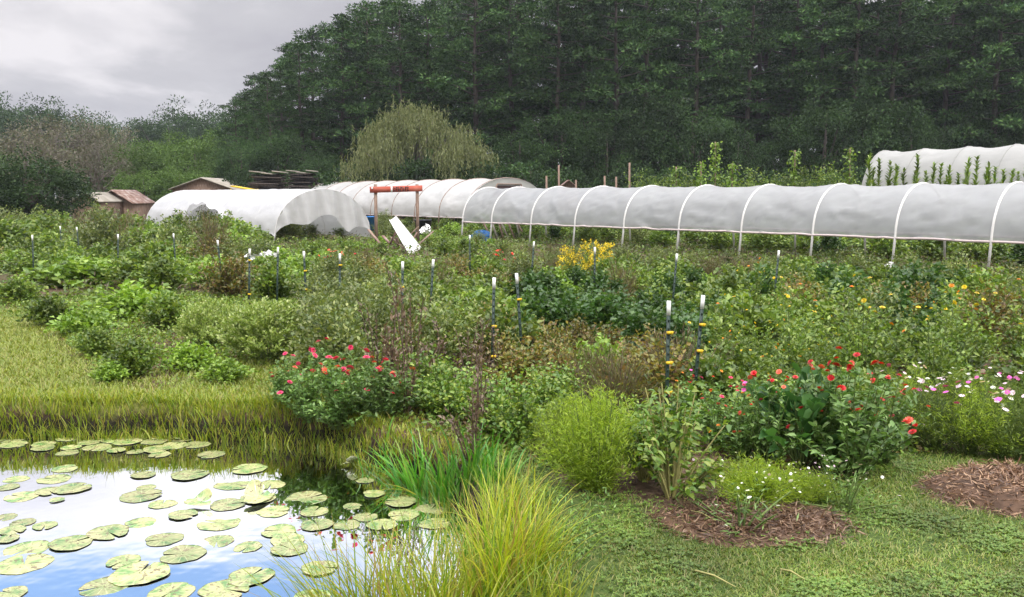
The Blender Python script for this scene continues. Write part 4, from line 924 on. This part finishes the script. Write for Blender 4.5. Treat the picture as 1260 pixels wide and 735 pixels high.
# right lawn: short blades and clover
P = np.stack([rng.uniform(-.2, 5.5, 620000), rng.uniform(3.4, 9.2, 620000)], 1); P = P[inview(P, .03)]; s = poly_sd(P, lawn_right); sp_ = poly_sd(P, pond)
thin = fbm(P[:, 0], P[:, 1], 1.6)
mk = np.ones(len(P))
for c, a_, b_, h in mounds: mk *= np.clip((((P[:, 0] - c[0]) / a_) ** 2 + ((P[:, 1] - c[1]) / b_) ** 2) * .9 - .35, 0, 1)
path = np.exp(-((P[:, 0] - (.40 + .02 * (P[:, 1] - 5))) / .24) ** 2) * .8     # worn strip by the sedge
pr = np.clip(.9 - s * 4, 0, 1) * np.clip((thin - .30) * 3.2, .30, 1) * mk * (1 - path) * (sp_ > .15)
k = rng.random(len(P)) < pr * .60; Pg = P[k]; print('lawnR', len(Pg))
b = MB(); b.add(*blades(rng, P3(Pg), rng.normal(0, .55, (len(Pg), 2)), rng.uniform(.02, .055, len(Pg)), rng.uniform(.004, .008, len(Pg)), .6, 2))
tag(mobj('lawn_grass', b.mesh('lawn_grass_right', MAT['grass'])), kind='stuff')
k = rng.random(len(P)) < pr * .16 * np.clip((vnoise(P[:, 0], P[:, 1], 3.) - .3) * 3, 0, 1); Pc = P3(P[k]); n = len(Pc); Pc[:, 2] += rng.uniform(.005, .03, n)
Pc = np.repeat(Pc, 3, 0); a = np.tile([0, 2.1, 4.2], n) + np.repeat(rng.uniform(0, 6.28, n), 3); D = np.stack([np.cos(a), np.sin(a), rng.uniform(.0, .5, 3 * n)], 1)
Sd = np.stack([-np.sin(a), np.cos(a), np.zeros(3 * n)], 1)
tag(mobj('clover_patch', MB().add(*leafgeo(rng, Pc, D, .017, .016, side=Sd, droop=.05)).mesh('clover', MAT['clover'])), kind='stuff')
# low weeds and leaf litter under the garden rows
def cover(seed, polypx, dens, mat, L, Wd, hz, name):
    rng = np.random.default_rng(seed); poly = ppoly(polypx); lo, hi = poly.min(0), poly.max(0); n = int((hi - lo).prod() * dens)
    P = lo + rng.random((n, 2)) * (hi - lo); P = P[inview(P)]; k = inmask(P, poly) & (poly_sd(P, pond) > .3) & (rng.random(len(P)) < np.clip((fbm(P[:, 0], P[:, 1], 1.1) - .28) * 3, .08, 1)); P = P3(P[k]); n = len(P)
    P[:, 2] += rng.random(n) ** 1.5 * hz; D = rng.normal(size=(n, 3)); D[:, 2] = np.abs(D[:, 2]) * .7 + .2
    tag(mobj(name, MB().add(*leafgeo(rng, P, D, L * rng.uniform(.6, 1.3, n), Wd)).mesh(name, MAT[mat])), kind='stuff'); return n
gar_near = [(0, 372), (640, 345), (1400, 350), (1500, 560), (1262, 556), (1100, 560), (1000, 575), (840, 610), (700, 600), (600, 560), (440, 525), (340, 500), (340, 440), (130, 470), (60, 400)]
gar_far = [(-60, 285), (1700, 285), (1500, 352), (640, 346), (0, 374), (-60, 374)]
print('cover', cover(41, gar_near, 520, 'leafy', .06, .035, .10, 'weed_cover'), cover(42, gar_near, 420, 'yellowing', .05, .03, .04, 'leaf_litter'),
 cover(43, gar_far, 55, 'leafy', .14, .07, .25, 'weed_cover'), cover(44, gar_far, 30, 'brownweed', .16, .03, .35, 'dry_weed_cover'), cover(45, [(-60, 384), (60, 400), (130, 470), (300, 490), (420, 480), (400, 360), (0, 360)], 420, 'bright', .05, .022, .10, 'weed_cover'),
 cover(46, [(640, 560), (700, 595), (760, 625), (720, 700), (660, 735), (640, 640), (610, 590)], 1500, 'zin', .045, .012, .10, 'weed_cover'))

# ---- sedge clumps on the near right bank
def sedge(px, py, n, L, label, seed, lean=(0, 0), spread=.09, Wd=.011, bend=.35, mat='sedge', name='sedge_clump', group='sedge clumps on the near bank', cat='grass clump', ls=.20, z=None):
    p = G(px, py, WZ * .6); rng = np.random.default_rng(seed); p[2] = max(gz1(p[0], p[1]), WZ - .03)
    q = rng.normal(0, spread, (n, 2)); P = np.column_stack([q, np.array([max(gz1(p[0] + a[0], p[1] + a[1]), WZ - .03) for a in q]) - p[2]]) if z is None else np.column_stack([q, np.zeros(n)])
    le = q * 1.4 + rng.normal(0, ls, (n, 2)) + lean; b = MB().add(*blades(rng, P - [0, 0, .03], le, L * rng.uniform(.5, 1.1, n), Wd * rng.uniform(.6, 1.3, n), bend * rng.uniform(.3, 1.7, n), 7))
    e_ = empty(name, p, 0, label, cat, group); mobj('blades', b.mesh(name, MAT[mat]), e_); return e_
sedge(450, 790, 260, .80, 'sedge clump leaning over the water, leftmost on the near bank', 1, (-.12, 0))
sedge(505, 780, 260, .80, 'dense yellow green sedge clump in the centre foreground', 2, (-.06, 0))
sedge(560, 765, 260, .76, 'tall sedge clump with upright yellow blades in the foreground', 3, (0, 0))
sedge(612, 755, 260, .66, 'sedge clump right of the tall yellow one', 4, (.05, 0))
sedge(650, 735, 260, .54, 'paler fine-bladed sedge clump at the right edge of the bank', 5, (.04, 0), Wd=.007)
sedge(600, 690, 220, .60, 'sedge clump standing behind the front row of sedge', 6, (0, 0), Wd=.008)
sedge(640, 670, 150, .42, 'small fine sedge clump at the back of the sedge bank', 7, (.02, 0), Wd=.007)
sedge(540, 830, 200, .72, 'sedge clump cut by the bottom edge of the photo', 8, (0, 0))
sedge(680, 790, 150, .34, 'short grass tuft in the lower middle beside the worn path', 9, (0, 0), Wd=.008, mat='bank')
sedge(400, 790, 46, .60, 'wispy reddish reeds arching over the lily pads', 10, (-.35, .1), Wd=.004, mat='brownweed', name='reed_wisps', group=None, cat='reeds')
sedge(462, 770, 40, .66, 'thin dark reeds left of the sedge, spreading over the water', 11, (-.3, .1), Wd=.004, mat='brownweed', name='reed_wisps', group=None, cat='reeds')
# ---- iris / broad sword leaves at the pond corner
IR = [(508, 583, 60, .52, 'broad bright green sword leaves at the pond corner, leftmost clump', (-.35, 0)), (545, 598, 80, .56, 'largest clump of bright green sword leaves at the pond corner', (-.1, 0)), (580, 606, 60, .48, 'sword-leaved clump right of the largest one', (.05, 0)), (465, 566, 24, .26, 'small sword-leaved tuft at the far pond bank', (-.1, 0)), (608, 625, 50, .36, 'sword-leaved clump nearest the sedge', (.1, 0))]
for k, (px, py, n, L, lab, le) in enumerate(IR): sedge(px, py, n, L, lab, 60 + k, le, spread=.07, Wd=.021, bend=.28, mat='iris', name='iris_clump', group='iris clumps at the pond corner', cat='iris', ls=.22)
sedge(520, 590, 7, .42, 'yellowing leaves arching down over the dark water', 71, (-1.3, -.1), spread=.03, Wd=.013, bend=.5, mat='sedge', name='arching_leaves', group=None, cat='water plant', ls=.15)

# ---- mulch
def mulch(c, a, b_, h, n, name, label, seed, bowl=0.):
    rng = np.random.default_rng(seed); q = rng.normal(0, .46, (n, 2)); q = q[np.hypot(*q.T) < 1.05]; n = len(q); X = c[0] + q[:, 0] * a; Y_ = c[1] + q[:, 1] * b_
    r = np.hypot(*q.T); z = gz(X, Y_) + bowl * np.exp(-((r - .62) / .25) ** 2) * rng.random(n) + rng.random(n) * .03
    D = rng.normal(size=(n, 3)); D[:, 2] *= .35
    e_ = empty(name, (c[0], c[1], 0), 0, label, 'mulch'); P = np.stack([X - c[0], Y_ - c[1], z], 1)
    mobj('shreds', MB().add(*leafgeo(rng, P, D, rng.uniform(.03, .09, n), rng.uniform(.004, .011, n), droop=0)).mesh(name, MAT['mulch']), e_)
    th = np.linspace(0, 2 * PI, 28, endpoint=False); rr_ = np.linspace(0, 1, 9); V = []
    for r_ in rr_:
        x = c[0] + np.cos(th) * a * r_ * (1 + .1 * np.sin(3 * th)); y = c[1] + np.sin(th) * b_ * r_ * (1 + .1 * np.sin(2 * th)); V.append(np.stack([x - c[0], y - c[1], gz(x, y) + .012 + bowl * .7 * math.exp(-((r_ - .62) / .25) ** 2) - (.05 if r_ > .95 else 0)], 1))
    V = np.concatenate(V); k = 28; i, j = np.meshgrid(np.arange(8), np.arange(k), indexing='ij')
    mobj('soil_bed', mesh_of('soil_bed', V, np.stack([i * k + j, i * k + (j + 1) % k, (i + 1) * k + (j + 1) % k, (i + 1) * k + j], -1).reshape(-1, 4), MAT['soilclod'], True), e_)
mulch(G(928, 648), .62, .36, 0, 5200, 'mulch_patch', 'oval patch of brown mulch in the lawn below the white flowered mound', 1)
mulch(G(1262, 611), .66, .50, 0, 9000, 'mulch_heap', 'heap of shredded brown mulch at the right edge of the lawn', 2, .07)
for k, (a, b_) in enumerate([((855, 704), (905, 722)), ((960, 700), (990, 714)), ((1010, 590), (1040, 600)), ((850, 640), (880, 652))]):
    A_, B_ = G(*a), G(*b_); A_[2] = gz1(*A_[:2]) + .02; B_[2] = gz1(*B_[:2]) + .025; m_p = (A_ + B_) / 2 + [0, .02, .008]
    tag(mobj('fallen_stick', MB().tube(np.array([A_, m_p, B_]) - A_, [.006, .005, .003], 5).mesh('stick', MAT['palestem']), None, A_), ['pale stick lying in the lawn below the mulch patch', 'short stick in the lawn right of the mulch patch', 'twig on the soil under the tallest red zinnia', 'twig on the left edge of the mulch patch'][k], 'stick')

# ---- lily pads
m, t, o = newmat('lily_pad_leaf')
tcn = t.nodes.new('ShaderNodeTexCoord'); oi = t.nodes.new('ShaderNodeObjectInfo')
addv = t.nodes.new('ShaderNodeVectorMath'); addv.operation = 'ADD'; t.links.new(tcn.outputs['Object'], addv.inputs[0])
ms = t.nodes.new('ShaderNodeVectorMath'); ms.operation = 'SCALE'; ms.inputs[0].default_value = (37, 91, 13); t.links.new(oi.outputs['Random'], ms.inputs['Scale']); t.links.new(ms.outputs[0], addv.inputs[1])
def tn_(scale, det=4, dist=0):
    n = t.nodes.new('ShaderNodeTexNoise'); n.inputs['Scale'].default_value = scale; n.inputs['Detail'].default_value = det; n.inputs['Distortion'].default_value = dist; t.links.new(addv.outputs[0], n.inputs['Vector']); return n.outputs[0]
base = ramp(t, tn_(1.3), [(.34, (.10, .22, .05)), (.45, (.27, .33, .11)), (.62, (.42, .41, .18))])
spots = ramp(t, tn_(5.0, 6, .5), [(.56, (0, 0, 0)), (.62, (1, 1, 1))])
sx = t.nodes.new('ShaderNodeSeparateXYZ'); t.links.new(tcn.outputs['Object'], sx.inputs[0])
def tm(op, a, b=None):
    q = t.nodes.new('ShaderNodeMath'); q.operation = op
    for i_, v_ in enumerate((a, b)):
        if v_ is None: continue
        if isinstance(v_, (int, float)): q.inputs[i_].default_value = v_
        else: t.links.new(v_, q.inputs[i_])
    return q.outputs[0]
ang_ = tm('ARCTAN2', sx.outputs[0], sx.outputs[1]); vein = tm('POWER', tm('ABSOLUTE', tm('COSINE', tm('MULTIPLY', ang_, 7.0))), 26.)
def mixc(f, a, b, fac=None):
    x = t.nodes.new('ShaderNodeMix'); x.data_type = 'RGBA'
    if f is not None: t.links.new(f, x.inputs['Factor'])
    for i_, v_ in ((6, a), (7, b)):
        if isinstance(v_, tuple): x.inputs[i_].default_value = (*v_, 1)
        else: t.links.new(v_, x.inputs[i_])
    return x.outputs[2]
pv = t.nodes.new('ShaderNodeMapRange'); pv.inputs[3].default_value = .62; pv.inputs[4].default_value = 1.12; t.links.new(oi.outputs['Random'], pv.inputs[0])
bs_ = t.nodes.new('ShaderNodeVectorMath'); bs_.operation = 'SCALE'; t.links.new(base, bs_.inputs[0]); t.links.new(pv.outputs[0], bs_.inputs['Scale']); base = bs_.outputs[0]
c = mixc(tm('MULTIPLY', vein, .35), base, (.55, .60, .30)); c = mixc(tm('MULTIPLY', spots, .8), c, (.13, .085, .04))
p = t.nodes.new('ShaderNodeBsdfPrincipled'); p.inputs['Roughness'].default_value = .24; p.inputs['Specular IOR Level'].default_value = 1.0; t.links.new(c, p.inputs['Base Color'])
bm_ = t.nodes.new('ShaderNodeBump'); bm_.inputs['Strength'].default_value = .25; bm_.inputs['Distance'].default_value = .01; t.links.new(vein, bm_.inputs['Height']); t.links.new(bm_.outputs[0], p.inputs['Normal']); t.links.new(p.outputs[0], o.inputs[0])
MAT['pad'] = m
def padmesh(q, curl=0.):
    rng = np.random.default_rng(700 + q); n = 40; th = np.linspace(.10, 2 * PI - .10, n); ed = 1 + .04 * np.sin(3 * th + q) + .025 * np.sin(7 * th + 2 * q) + rng.normal(0, .008, n)
    notch = np.minimum(th - .10, 2 * PI - .10 - th); ed *= 1 - .10 * np.exp(-(notch / .12) ** 2)
    for _ in range(rng.integers(0, 3)): c_ = rng.uniform(.8, 5.4); ed *= 1 - rng.uniform(.04, .14) * np.exp(-((th - c_) / .09) ** 2)
    R = [0.03, .3, .6, .82, .94, 1.0]; V = []
    for r in R:
        up = (.001 + .006 * max(0, math.sin(q * 1.7))) * max(0, (r - .8) / .2) ** 2 * (1 + .8 * np.sin(2 * th + q)) + 0
        up = up + curl * np.clip((r * np.cos(th - 1) - .1), 0, 1) ** 1.5
        V.append(np.stack([np.cos(th) * ed * r * (1 - .4 * curl * (np.cos(th - 1) > .1) * r), np.sin(th) * ed * r, up + np.sin(5 * th) * .002 * r], 1))
    top = np.concatenate(V); bot = top - [0, 0, .006]; nn = len(top); i, j = np.meshgrid(np.arange(5), np.arange(n - 1), indexing='ij')
    Q = np.stack([i * n + j, (i + 1) * n + j, (i + 1) * n + j + 1, i * n + j + 1], -1).reshape(-1, 4); jj = np.arange(n - 1); e5 = 5 * n
    rim = np.stack([e5 + jj, e5 + nn + jj, e5 + nn + jj + 1, e5 + jj + 1], 1)
    return mesh_of('lily_pad', np.concatenate([top, bot]), [np.concatenate([Q, (Q + nn)[:, ::-1], rim])], MAT['pad'], True)
PM = [padmesh(q) for q in range(7)]; PC = padmesh(9, .75)
crop1 = [(20,440,90),(85,460,100),(165,472,100),(45,490,110),(30,522,90),(100,558,180),(90,612,210),(40,722,130),(262,537,170),(400,498,170),(520,460,120),(605,522,155),(675,577,180),(455,605,140),(515,650,240),(385,695,200),(630,718,200),(830,708,210),(925,660,200),(675,433,115),(810,462,170),(600,392,110),(520,362,170),(840,395,140),(950,372,150),(1130,370,170),(1010,420,130),(1160,420,120),(1030,492,140),(1170,470,130),(800,530,140),(915,550,120),(1060,524,150),(1070,558,150),(1180,630,150),(1150,735,160),(80,365,130),(30,330,90),(180,345,110),(270,335,140),(60,300,100),(200,300,130),(240,262,100),(530,285,100),(700,285,150),(860,320,150),(1000,320,120),(920,262,140),(780,210,110),(210,378,60),(540,330,80),
 (40,150,130),(50,172,110),(160,172,100),(160,187,90),(70,133,80),(250,150,90),(270,128,80),(330,165,90),(400,133,110),(360,182,110),(430,150,130),(500,128,110),(470,162,110),(430,195,80),(505,145,100),(570,160,100),(600,142,100),(580,190,110),(680,152,100),(640,175,120),(725,172,110),(500,200,70),(590,210,90),(925,145,45),(250,202,90),(262,182,80)]
crop2 = [(88,306,75),(187,284,95),(220,385,130),(330,412,140),(230,432,130),(345,465,130),(590,465,70),(150,470,120),(40,400,80),(90,440,100),(20,470,110),(120,355,90)]
pads = [(a / 3, 490 + b / 3, w / 3) for a, b, w in crop1] + [(420 + a / 3, 490 + b / 3, w / 3) for a, b, w in crop2]
SPEC = {0: 'lily pad cut by the left edge, topmost of the lower left cluster', 6: 'large yellow lily pad at the left edge, lower left cluster', 5: 'broad lily pad just above the large one at the left edge', 7: 'lily pad in the bottom left corner', 8: 'lone yellow lily pad right of the lower left cluster', 9: 'yellow pad on blue water touching a smaller one at its upper right',
 10: 'small yellow pad at the upper right of a larger one', 11: 'clean yellow pad on blue water in the lower centre', 12: 'brown-spotted pad just below the clean yellow one', 13: 'green-centred pad overlapped by the largest pad', 14: 'largest lily pad, folded green notch facing up', 15: 'wide green-striped pad at the bottom, left of the largest', 16: 'yellow pad cut by the bottom edge, below the largest', 17: 'mottled pad cut by the bottom edge under the reeds', 18: 'bright pad with green notch beside the reeds'}
rng = np.random.default_rng(71)
for k, (px, py, w) in enumerate(pads):
    if py > 745: continue
    p = G(px, py, WZ); r = w / 2 * p[1] / F * .93; zo = .0015 + (k % 5) * .0018
    if poly_sd(np.array([p[:2]]), pond)[0] > .12: continue
    if k in SPEC: lab, grp = SPEC[k], 'lily pads near'
    elif k > 76: lab, grp = 'pale lily pad crowded against the bank behind the sedge', 'lily pads behind the sedge'
    elif py < 562: lab, grp = 'thin-looking lily pad in the crowded far band by the bank', 'lily pads by the far bank'
    elif py < 616: lab, grp = 'pale lily pad floating on the white mirrored sky', 'lily pads on the white reflection'
    elif px > 240: lab, grp = 'greenish lily pad between white reflection and the reeds', 'lily pads left of the reeds'
    else: lab, grp = 'yellow lily pad in the lower left cluster', 'lily pads in the lower left cluster'
    tag(mobj('lily_pad', PM[k % 7], None, (p[0], p[1], WZ + zo), (rng.normal(0, .012), rng.normal(0, .012), rng.uniform(0, 6.28)), (r, r * rng.uniform(.9, 1.05), r)), lab, 'lily pad', grp)
for k, (px, py, w) in enumerate([(247, 622, 42), (318, 616, 55), (216, 543, 14), (435, 573, 34)]):
    p = G(px, py, WZ); r = w / 2 * p[1] / F
    tag(mobj('curled_lily_pad', PC, None, (p[0], p[1], WZ + .03), (.1, .05, k * 1.3), (r, r * .6, r)), ['curled dark green lily pad, left of the two raised ones', 'curled lily pad with raised edge, right of the two', 'small green raised pad in the far band', 'curled pale pad by the pond corner'][k], 'lily pad')

# ================================================================== sign frame, scrap and sheds
def X_(px, y): return (px - 630) / F * y
y = 33.; xl, xr = X_(463, y), X_(514, y); zt = CAMZ + 13 * y / F; zb = CAMZ + 1 * y / F
e_ = empty('sign_frame', ((xl + xr) / 2, y, 0), 0, 'red wooden signboard with dark lettering across two weathered posts', 'sign'); cxm = (xl + xr) / 2
mobj('post', MB().box((xl - cxm, .06, zt / 2), (.11, .10, zt)).mesh('frame_post', MAT['wood']), e_); mobj('post', MB().box((xr - cxm, .06, zt / 2), (.11, .10, zt)).mesh('frame_post', MAT['wood']), e_)
wb = xr - xl + .40; zm = (zt + zb) / 2; hb = .22
sb = mobj('signboard', MB().box((0, -.02, zm), (wb, .05, hb), [[math.cos(.03), 0, -math.sin(.03)], [0, 1, 0], [math.sin(.03), 0, math.cos(.03)]]).mesh('signboard', MAT['redw']), e_)
b = MB(); r9 = np.random.default_rng(5)      # unreadable dark lettering in the middle of the board
for q in range(7):
    x = -.08 + q * .085; zq = zm + x * .03
    b.box((x, -.052, zq), (.022, .01, .17)); b.box((x + .03, -.053, zq + (.06 if q % 2 else -.05)), (.05, .01, .03)); b.box((x + .028, -.0535, zq + (.0 if q % 3 else .04)), (.045, .01, .028))
mobj('lettering', b.mesh('lettering', MAT['darkp']), sb)
mobj('pale_mark', MB().box((-.16, -.052, zm - .005), (.06, .01, .2)).box((-wb / 2 + .09, -.052, zm + .03), (.07, .01, .06)).mesh('pale_mark', MAT['wpaint']), sb)
# white trough leaning over scrap
y = 31.; a = np.array([X_(483, y), y, CAMZ - 27 * y / F]); c_ = np.array([X_(512, y) , y - .5, .12])
d = c_ - a; Lg = np.linalg.norm(d); d /= Lg; sd_ = nrm(np.cross(d, (0, -.35, 1.))); up_ = np.cross(sd_, d); V = []
for s in np.linspace(0, Lg, 12):
    wd = .17 + .13 * s / Lg
    for q in np.linspace(-1, 1, 9): V.append(sd_ * wd * q + up_ * (-.20 * wd / .2 * (1 - q * q) + .02 * abs(math.sin(q * 9))) + d * s)
V = np.array(V); i, j = np.meshgrid(np.arange(11), np.arange(8), indexing='ij'); Q = np.stack([i * 9 + j, i * 9 + j + 1, (i + 1) * 9 + j + 1, (i + 1) * 9 + j], -1).reshape(-1, 4)
V2 = V - up_ * .012; o_ = mobj('white_trough', mesh_of('white_trough', np.concatenate([V, V2]), [np.concatenate([Q, (Q + len(V))[:, ::-1]])], MAT['wpaint'], True), None, a)
tag(o_, 'long white plastic trough leaning on scrap under the red sign', 'trough')
r9 = np.random.default_rng(21)
for k in range(9):
    x0 = X_(472 + k * 4, y) + r9.normal(0, .1); P0 = np.array([x0, y + .15 + r9.uniform(0, .6), .03]); P1 = P0 + [r9.uniform(-.9, .9), r9.uniform(-.2, .5), r9.uniform(.3, .95)]
    tag(mobj('scrap_board', MB().bar(P0 - P0, P1 - P0, .12, .03).mesh('scrap_board', MAT['wood' if k % 3 else 'rust']), None, P0), 'weathered board in the scrap pile behind the white trough', 'board', 'boards behind the white trough')
def bucket(px, y, r, h, mat, name, label, cat):
    p = np.array([X_(px, y), y, 0]); e_ = empty(name, p, 0, label, cat); th = np.linspace(0, 2 * PI, 24, endpoint=False); prof = [(r * .82, 0), (r, h), (r + .02, h), (r + .02, h - .05), (r * .97, h - .05), (r * .78, .03)]
    V = np.concatenate([np.stack([np.cos(th) * a, np.sin(th) * a, np.full(24, b)], 1) for a, b in prof]); i, j = np.meshgrid(np.arange(5), np.arange(24), indexing='ij')
    Q = np.stack([i * 24 + j, i * 24 + (j + 1) % 24, (i + 1) * 24 + (j + 1) % 24, (i + 1) * 24 + j], -1).reshape(-1, 4); mobj('shell', MB().add(V, Q, np.array([np.arange(24)[::-1]])).mesh(name, MAT[mat], False), e_)
    mobj('handle', MB().tube(np.stack([np.cos(np.linspace(0, PI, 9)) * (r + .02), np.zeros(9), h - .04 + np.sin(np.linspace(0, PI, 9)) * r * .5], 1), .01, 5).mesh('handle', MAT['post']), e_)
bucket(521, 38., .36, .95, 'black', 'dark_barrel', 'dark blue black barrel right of the red sign', 'barrel')
bucket(457, 44., .32, .95, 'blue', 'blue_barrel', 'blue barrel just left of the red sign posts', 'barrel')
tag(mobj('white_rag', MB().add(*leafgeo(r9, r9.normal(0, .10, (40, 3)), r9.normal(size=(40, 3)), .2, .16)).mesh('rag', MAT['wpaint']), None, (X_(525, 37), 37., .55)), 'white cloth draped on the dark barrel beside the sign', 'cloth')
# blue tarp bundle and leaning timber at the end of the long tunnel
y = 38.; n = 22; th, u = np.meshgrid(np.linspace(0, 2 * PI, 25)[:-1], np.linspace(0, 1, 9)); R = np.sqrt(1 - u ** 2 * .98) * (1 + .18 * np.sin(3 * th) + .13 * np.sin(8 * th + u * 9))
V = np.stack([np.cos(th) * R * .42, np.sin(th) * R * .3, .42 * u ** .5 + .12 * np.sin(4 * th + 1) * u], -1).reshape(-1, 3); i, j = np.meshgrid(np.arange(8), np.arange(24), indexing='ij')
tag(mobj('blue_tarp', MB().add(V, np.stack([i * 24 + j, i * 24 + (j + 1) % 24, (i + 1) * 24 + (j + 1) % 24, (i + 1) * 24 + j], -1).reshape(-1, 4), np.array([np.arange(192, 216)])).mesh('blue_tarp', MAT['blue']), None, (X_(592, y), y, 0)), 'bundled blue tarp under the left end of the long tunnel', 'tarp')
for k in range(8):
    y = 39.; x0 = X_(606 + k * 7, y); P0 = np.array([x0, y, .02]); P1 = P0 + [-.5 + .12 * (k % 3), .3, .95 + .1 * (k % 2)]
    tag(mobj('leaning_board', MB().bar(P0 - P0, P1 - P0, .11, .03).mesh('leaning_board', MAT['tarp' if k % 2 else 'wood']), None, P0), 'pale board leaning in a row right of the blue tarp', 'board', 'boards leaning under the long tunnel')
def shed(px0, px1, ty, ey, y, dep, roofmat, wallmat, label, name='shed', rz=0.):
    w = (px1 - px0) * y / F; x = X_((px0 + px1) / 2, y); zr = CAMZ + (240 - ty) * y / F; ze = CAMZ + (240 - ey) * y / F
    e_ = empty(name, (x, y, 0), rz, label, 'shed')
    b = MB(); w2 = w * .46; b.add([[-w2, 0, 0], [w2, 0, 0], [w2, dep, 0], [-w2, dep, 0], [-w2, 0, ze], [w2, 0, ze], [w2, dep, ze], [-w2, dep, ze], [0, 0, zr - .05], [0, dep, zr - .05]], [[0, 1, 5, 4], [1, 2, 6, 5], [2, 3, 7, 6], [3, 0, 4, 7]], [[4, 5, 8], [6, 7, 9]]); mobj('wall', b.mesh('shed_wall', MAT[wallmat]), e_)
    b = MB(); s_ = w * .5; dz = (zr - ze) * .09
    for sg in (-1, 1):
        for q in range(6):
            t0, t1 = q / 6, (q + 1) / 6; b.add([[sg * s_ * t0, -.3, zr - (zr - ze) * t0 + .02], [sg * s_ * t1, -.3, zr - (zr - ze) * t1], [sg * s_ * t1, dep + .3, zr - (zr - ze) * t1], [sg * s_ * t0, dep + .3, zr - (zr - ze) * t0 + .02],
              [sg * s_ * t0, -.3, zr - (zr - ze) * t0 - .04], [sg * s_ * t1, -.3, zr - (zr - ze) * t1 - .06], [sg * s_ * t1, dep + .3, zr - (zr - ze) * t1 - .06], [sg * s_ * t0, dep + .3, zr - (zr - ze) * t0 - .04]], [[0, 1, 2, 3], [7, 6, 5, 4], [0, 4, 5, 1], [3, 2, 6, 7], [1, 5, 6, 2]])
    mobj('roof', b.mesh('shed_roof', MAT[roofmat]), e_); return e_
shed(212, 292, 219, 233, 62, 5, 'tarp', 'wood', 'low shed with tan gable roof rising behind the white tunnel')
shed(118, 168, 234, 250, 54, 3, 'rust', 'wood', 'ramshackle shed with patched reddish roof at the left')
shed(92, 128, 237, 248, 51, 3, 'tarp', 'wood', 'low lean-to with a grey roof beside the rounded tree')
shed(690, 708, 222, 229, 58, 2, 'rust', 'wood', 'tiny grey shed visible above the long tunnel')
tag(mobj('yellow_tarp', MB().box((0, 0, 1.45), (1.5, 1.2, .08), [[.98, 0, .17], [0, 1, 0], [-.17, 0, .98]]).box((-.9, 0, .7), (.08, .08, 1.4)).box((.9, 0, .7), (.08, .08, 1.4)).mesh('yellow_sheet', MAT['ins']), None, (X_(303, 60), 60, 1.0)), 'faded yellow sheet beside the tan shed roof', 'sheet')
for g, (p0, p1, top, lab) in enumerate([(305, 362, 212, 'dark heap of stacked lumber behind the white tunnel, left one'), (350, 400, 211, 'dark heap of lumber with pale sheets on top, right one')]):
    y = 62. + 4 * g; xc = X_((p0 + p1) / 2, y); w = (p1 - p0) * y / F; ht = CAMZ + (240 - top) * y / F; e_ = empty('lumber_pile', (xc, y, 0), 0, lab, 'lumber pile')
    b = MB()
    for q in range(110):
        z = .1 + (ht - .3) * (q / 110); ww = w * (1 - .35 * z / ht); l_ = r9.uniform(.5, .95) * ww; cx_ = r9.uniform(-.5, .5) * (ww - l_); th_ = r9.normal(0, .07); cc, ss = math.cos(th_), math.sin(th_)
        b.box((cx_, r9.uniform(-.9, .9), z), (l_, .3, .1), [[cc, 0, -ss], [0, 1, 0], [ss, 0, cc]])
    mobj('boards', b.mesh('lumber', MAT['darkwood'] if 'darkwood' in MAT else MAT['bark']), e_)
    for q in range(3): mobj('sheet', MB().box((-w * .22 + q * w * .24, -.2, ht - .02 - .12 * (q % 2)), (w * .24, 1.4, .08), [[1, 0, .1], [0, 1, 0], [-.1, 0, 1]]).mesh('sheet', MAT['tarp']), e_)
# plastic scraps in the garden
for k, (px, py, w_, lab) in enumerate([(322, 350, .34, 'white plastic sheet lying between plants above the pale spiky herbs'), (1090, 345, .16, 'white tag low on a hoop leg of the long tunnel'), (290, 348, .12, 'small white scrap left of the plastic sheet')]):
    p = G(px, py); tag(mobj('plastic_scrap', MB().add(*leafgeo(r9, r9.normal(0, w_ * .4, (16, 3)) * [1, .6, .25], r9.normal(size=(16, 3)) * [1, 1, .3], w_, w_ * .7)).mesh('scrap', MAT['wpaint']), None, (p[0], p[1], .62 if k == 0 else .35)), lab, 'plastic scrap')

# ------------------------------------------------------------------ haze
m, t, o = newmat('haze_air')
v = t.nodes.new('ShaderNodeVolumePrincipled'); v.inputs['Density'].default_value = .0003; v.inputs['Color'].default_value = (.80, .87, .95, 1); v.inputs['Anisotropy'].default_value = .3
t.links.new(v.outputs[0], o.inputs['Volume'])
tag(mobj('haze', MB().box((0, 430, 22), (1500, 1100, 50)).mesh('haze', m)), kind='stuff')
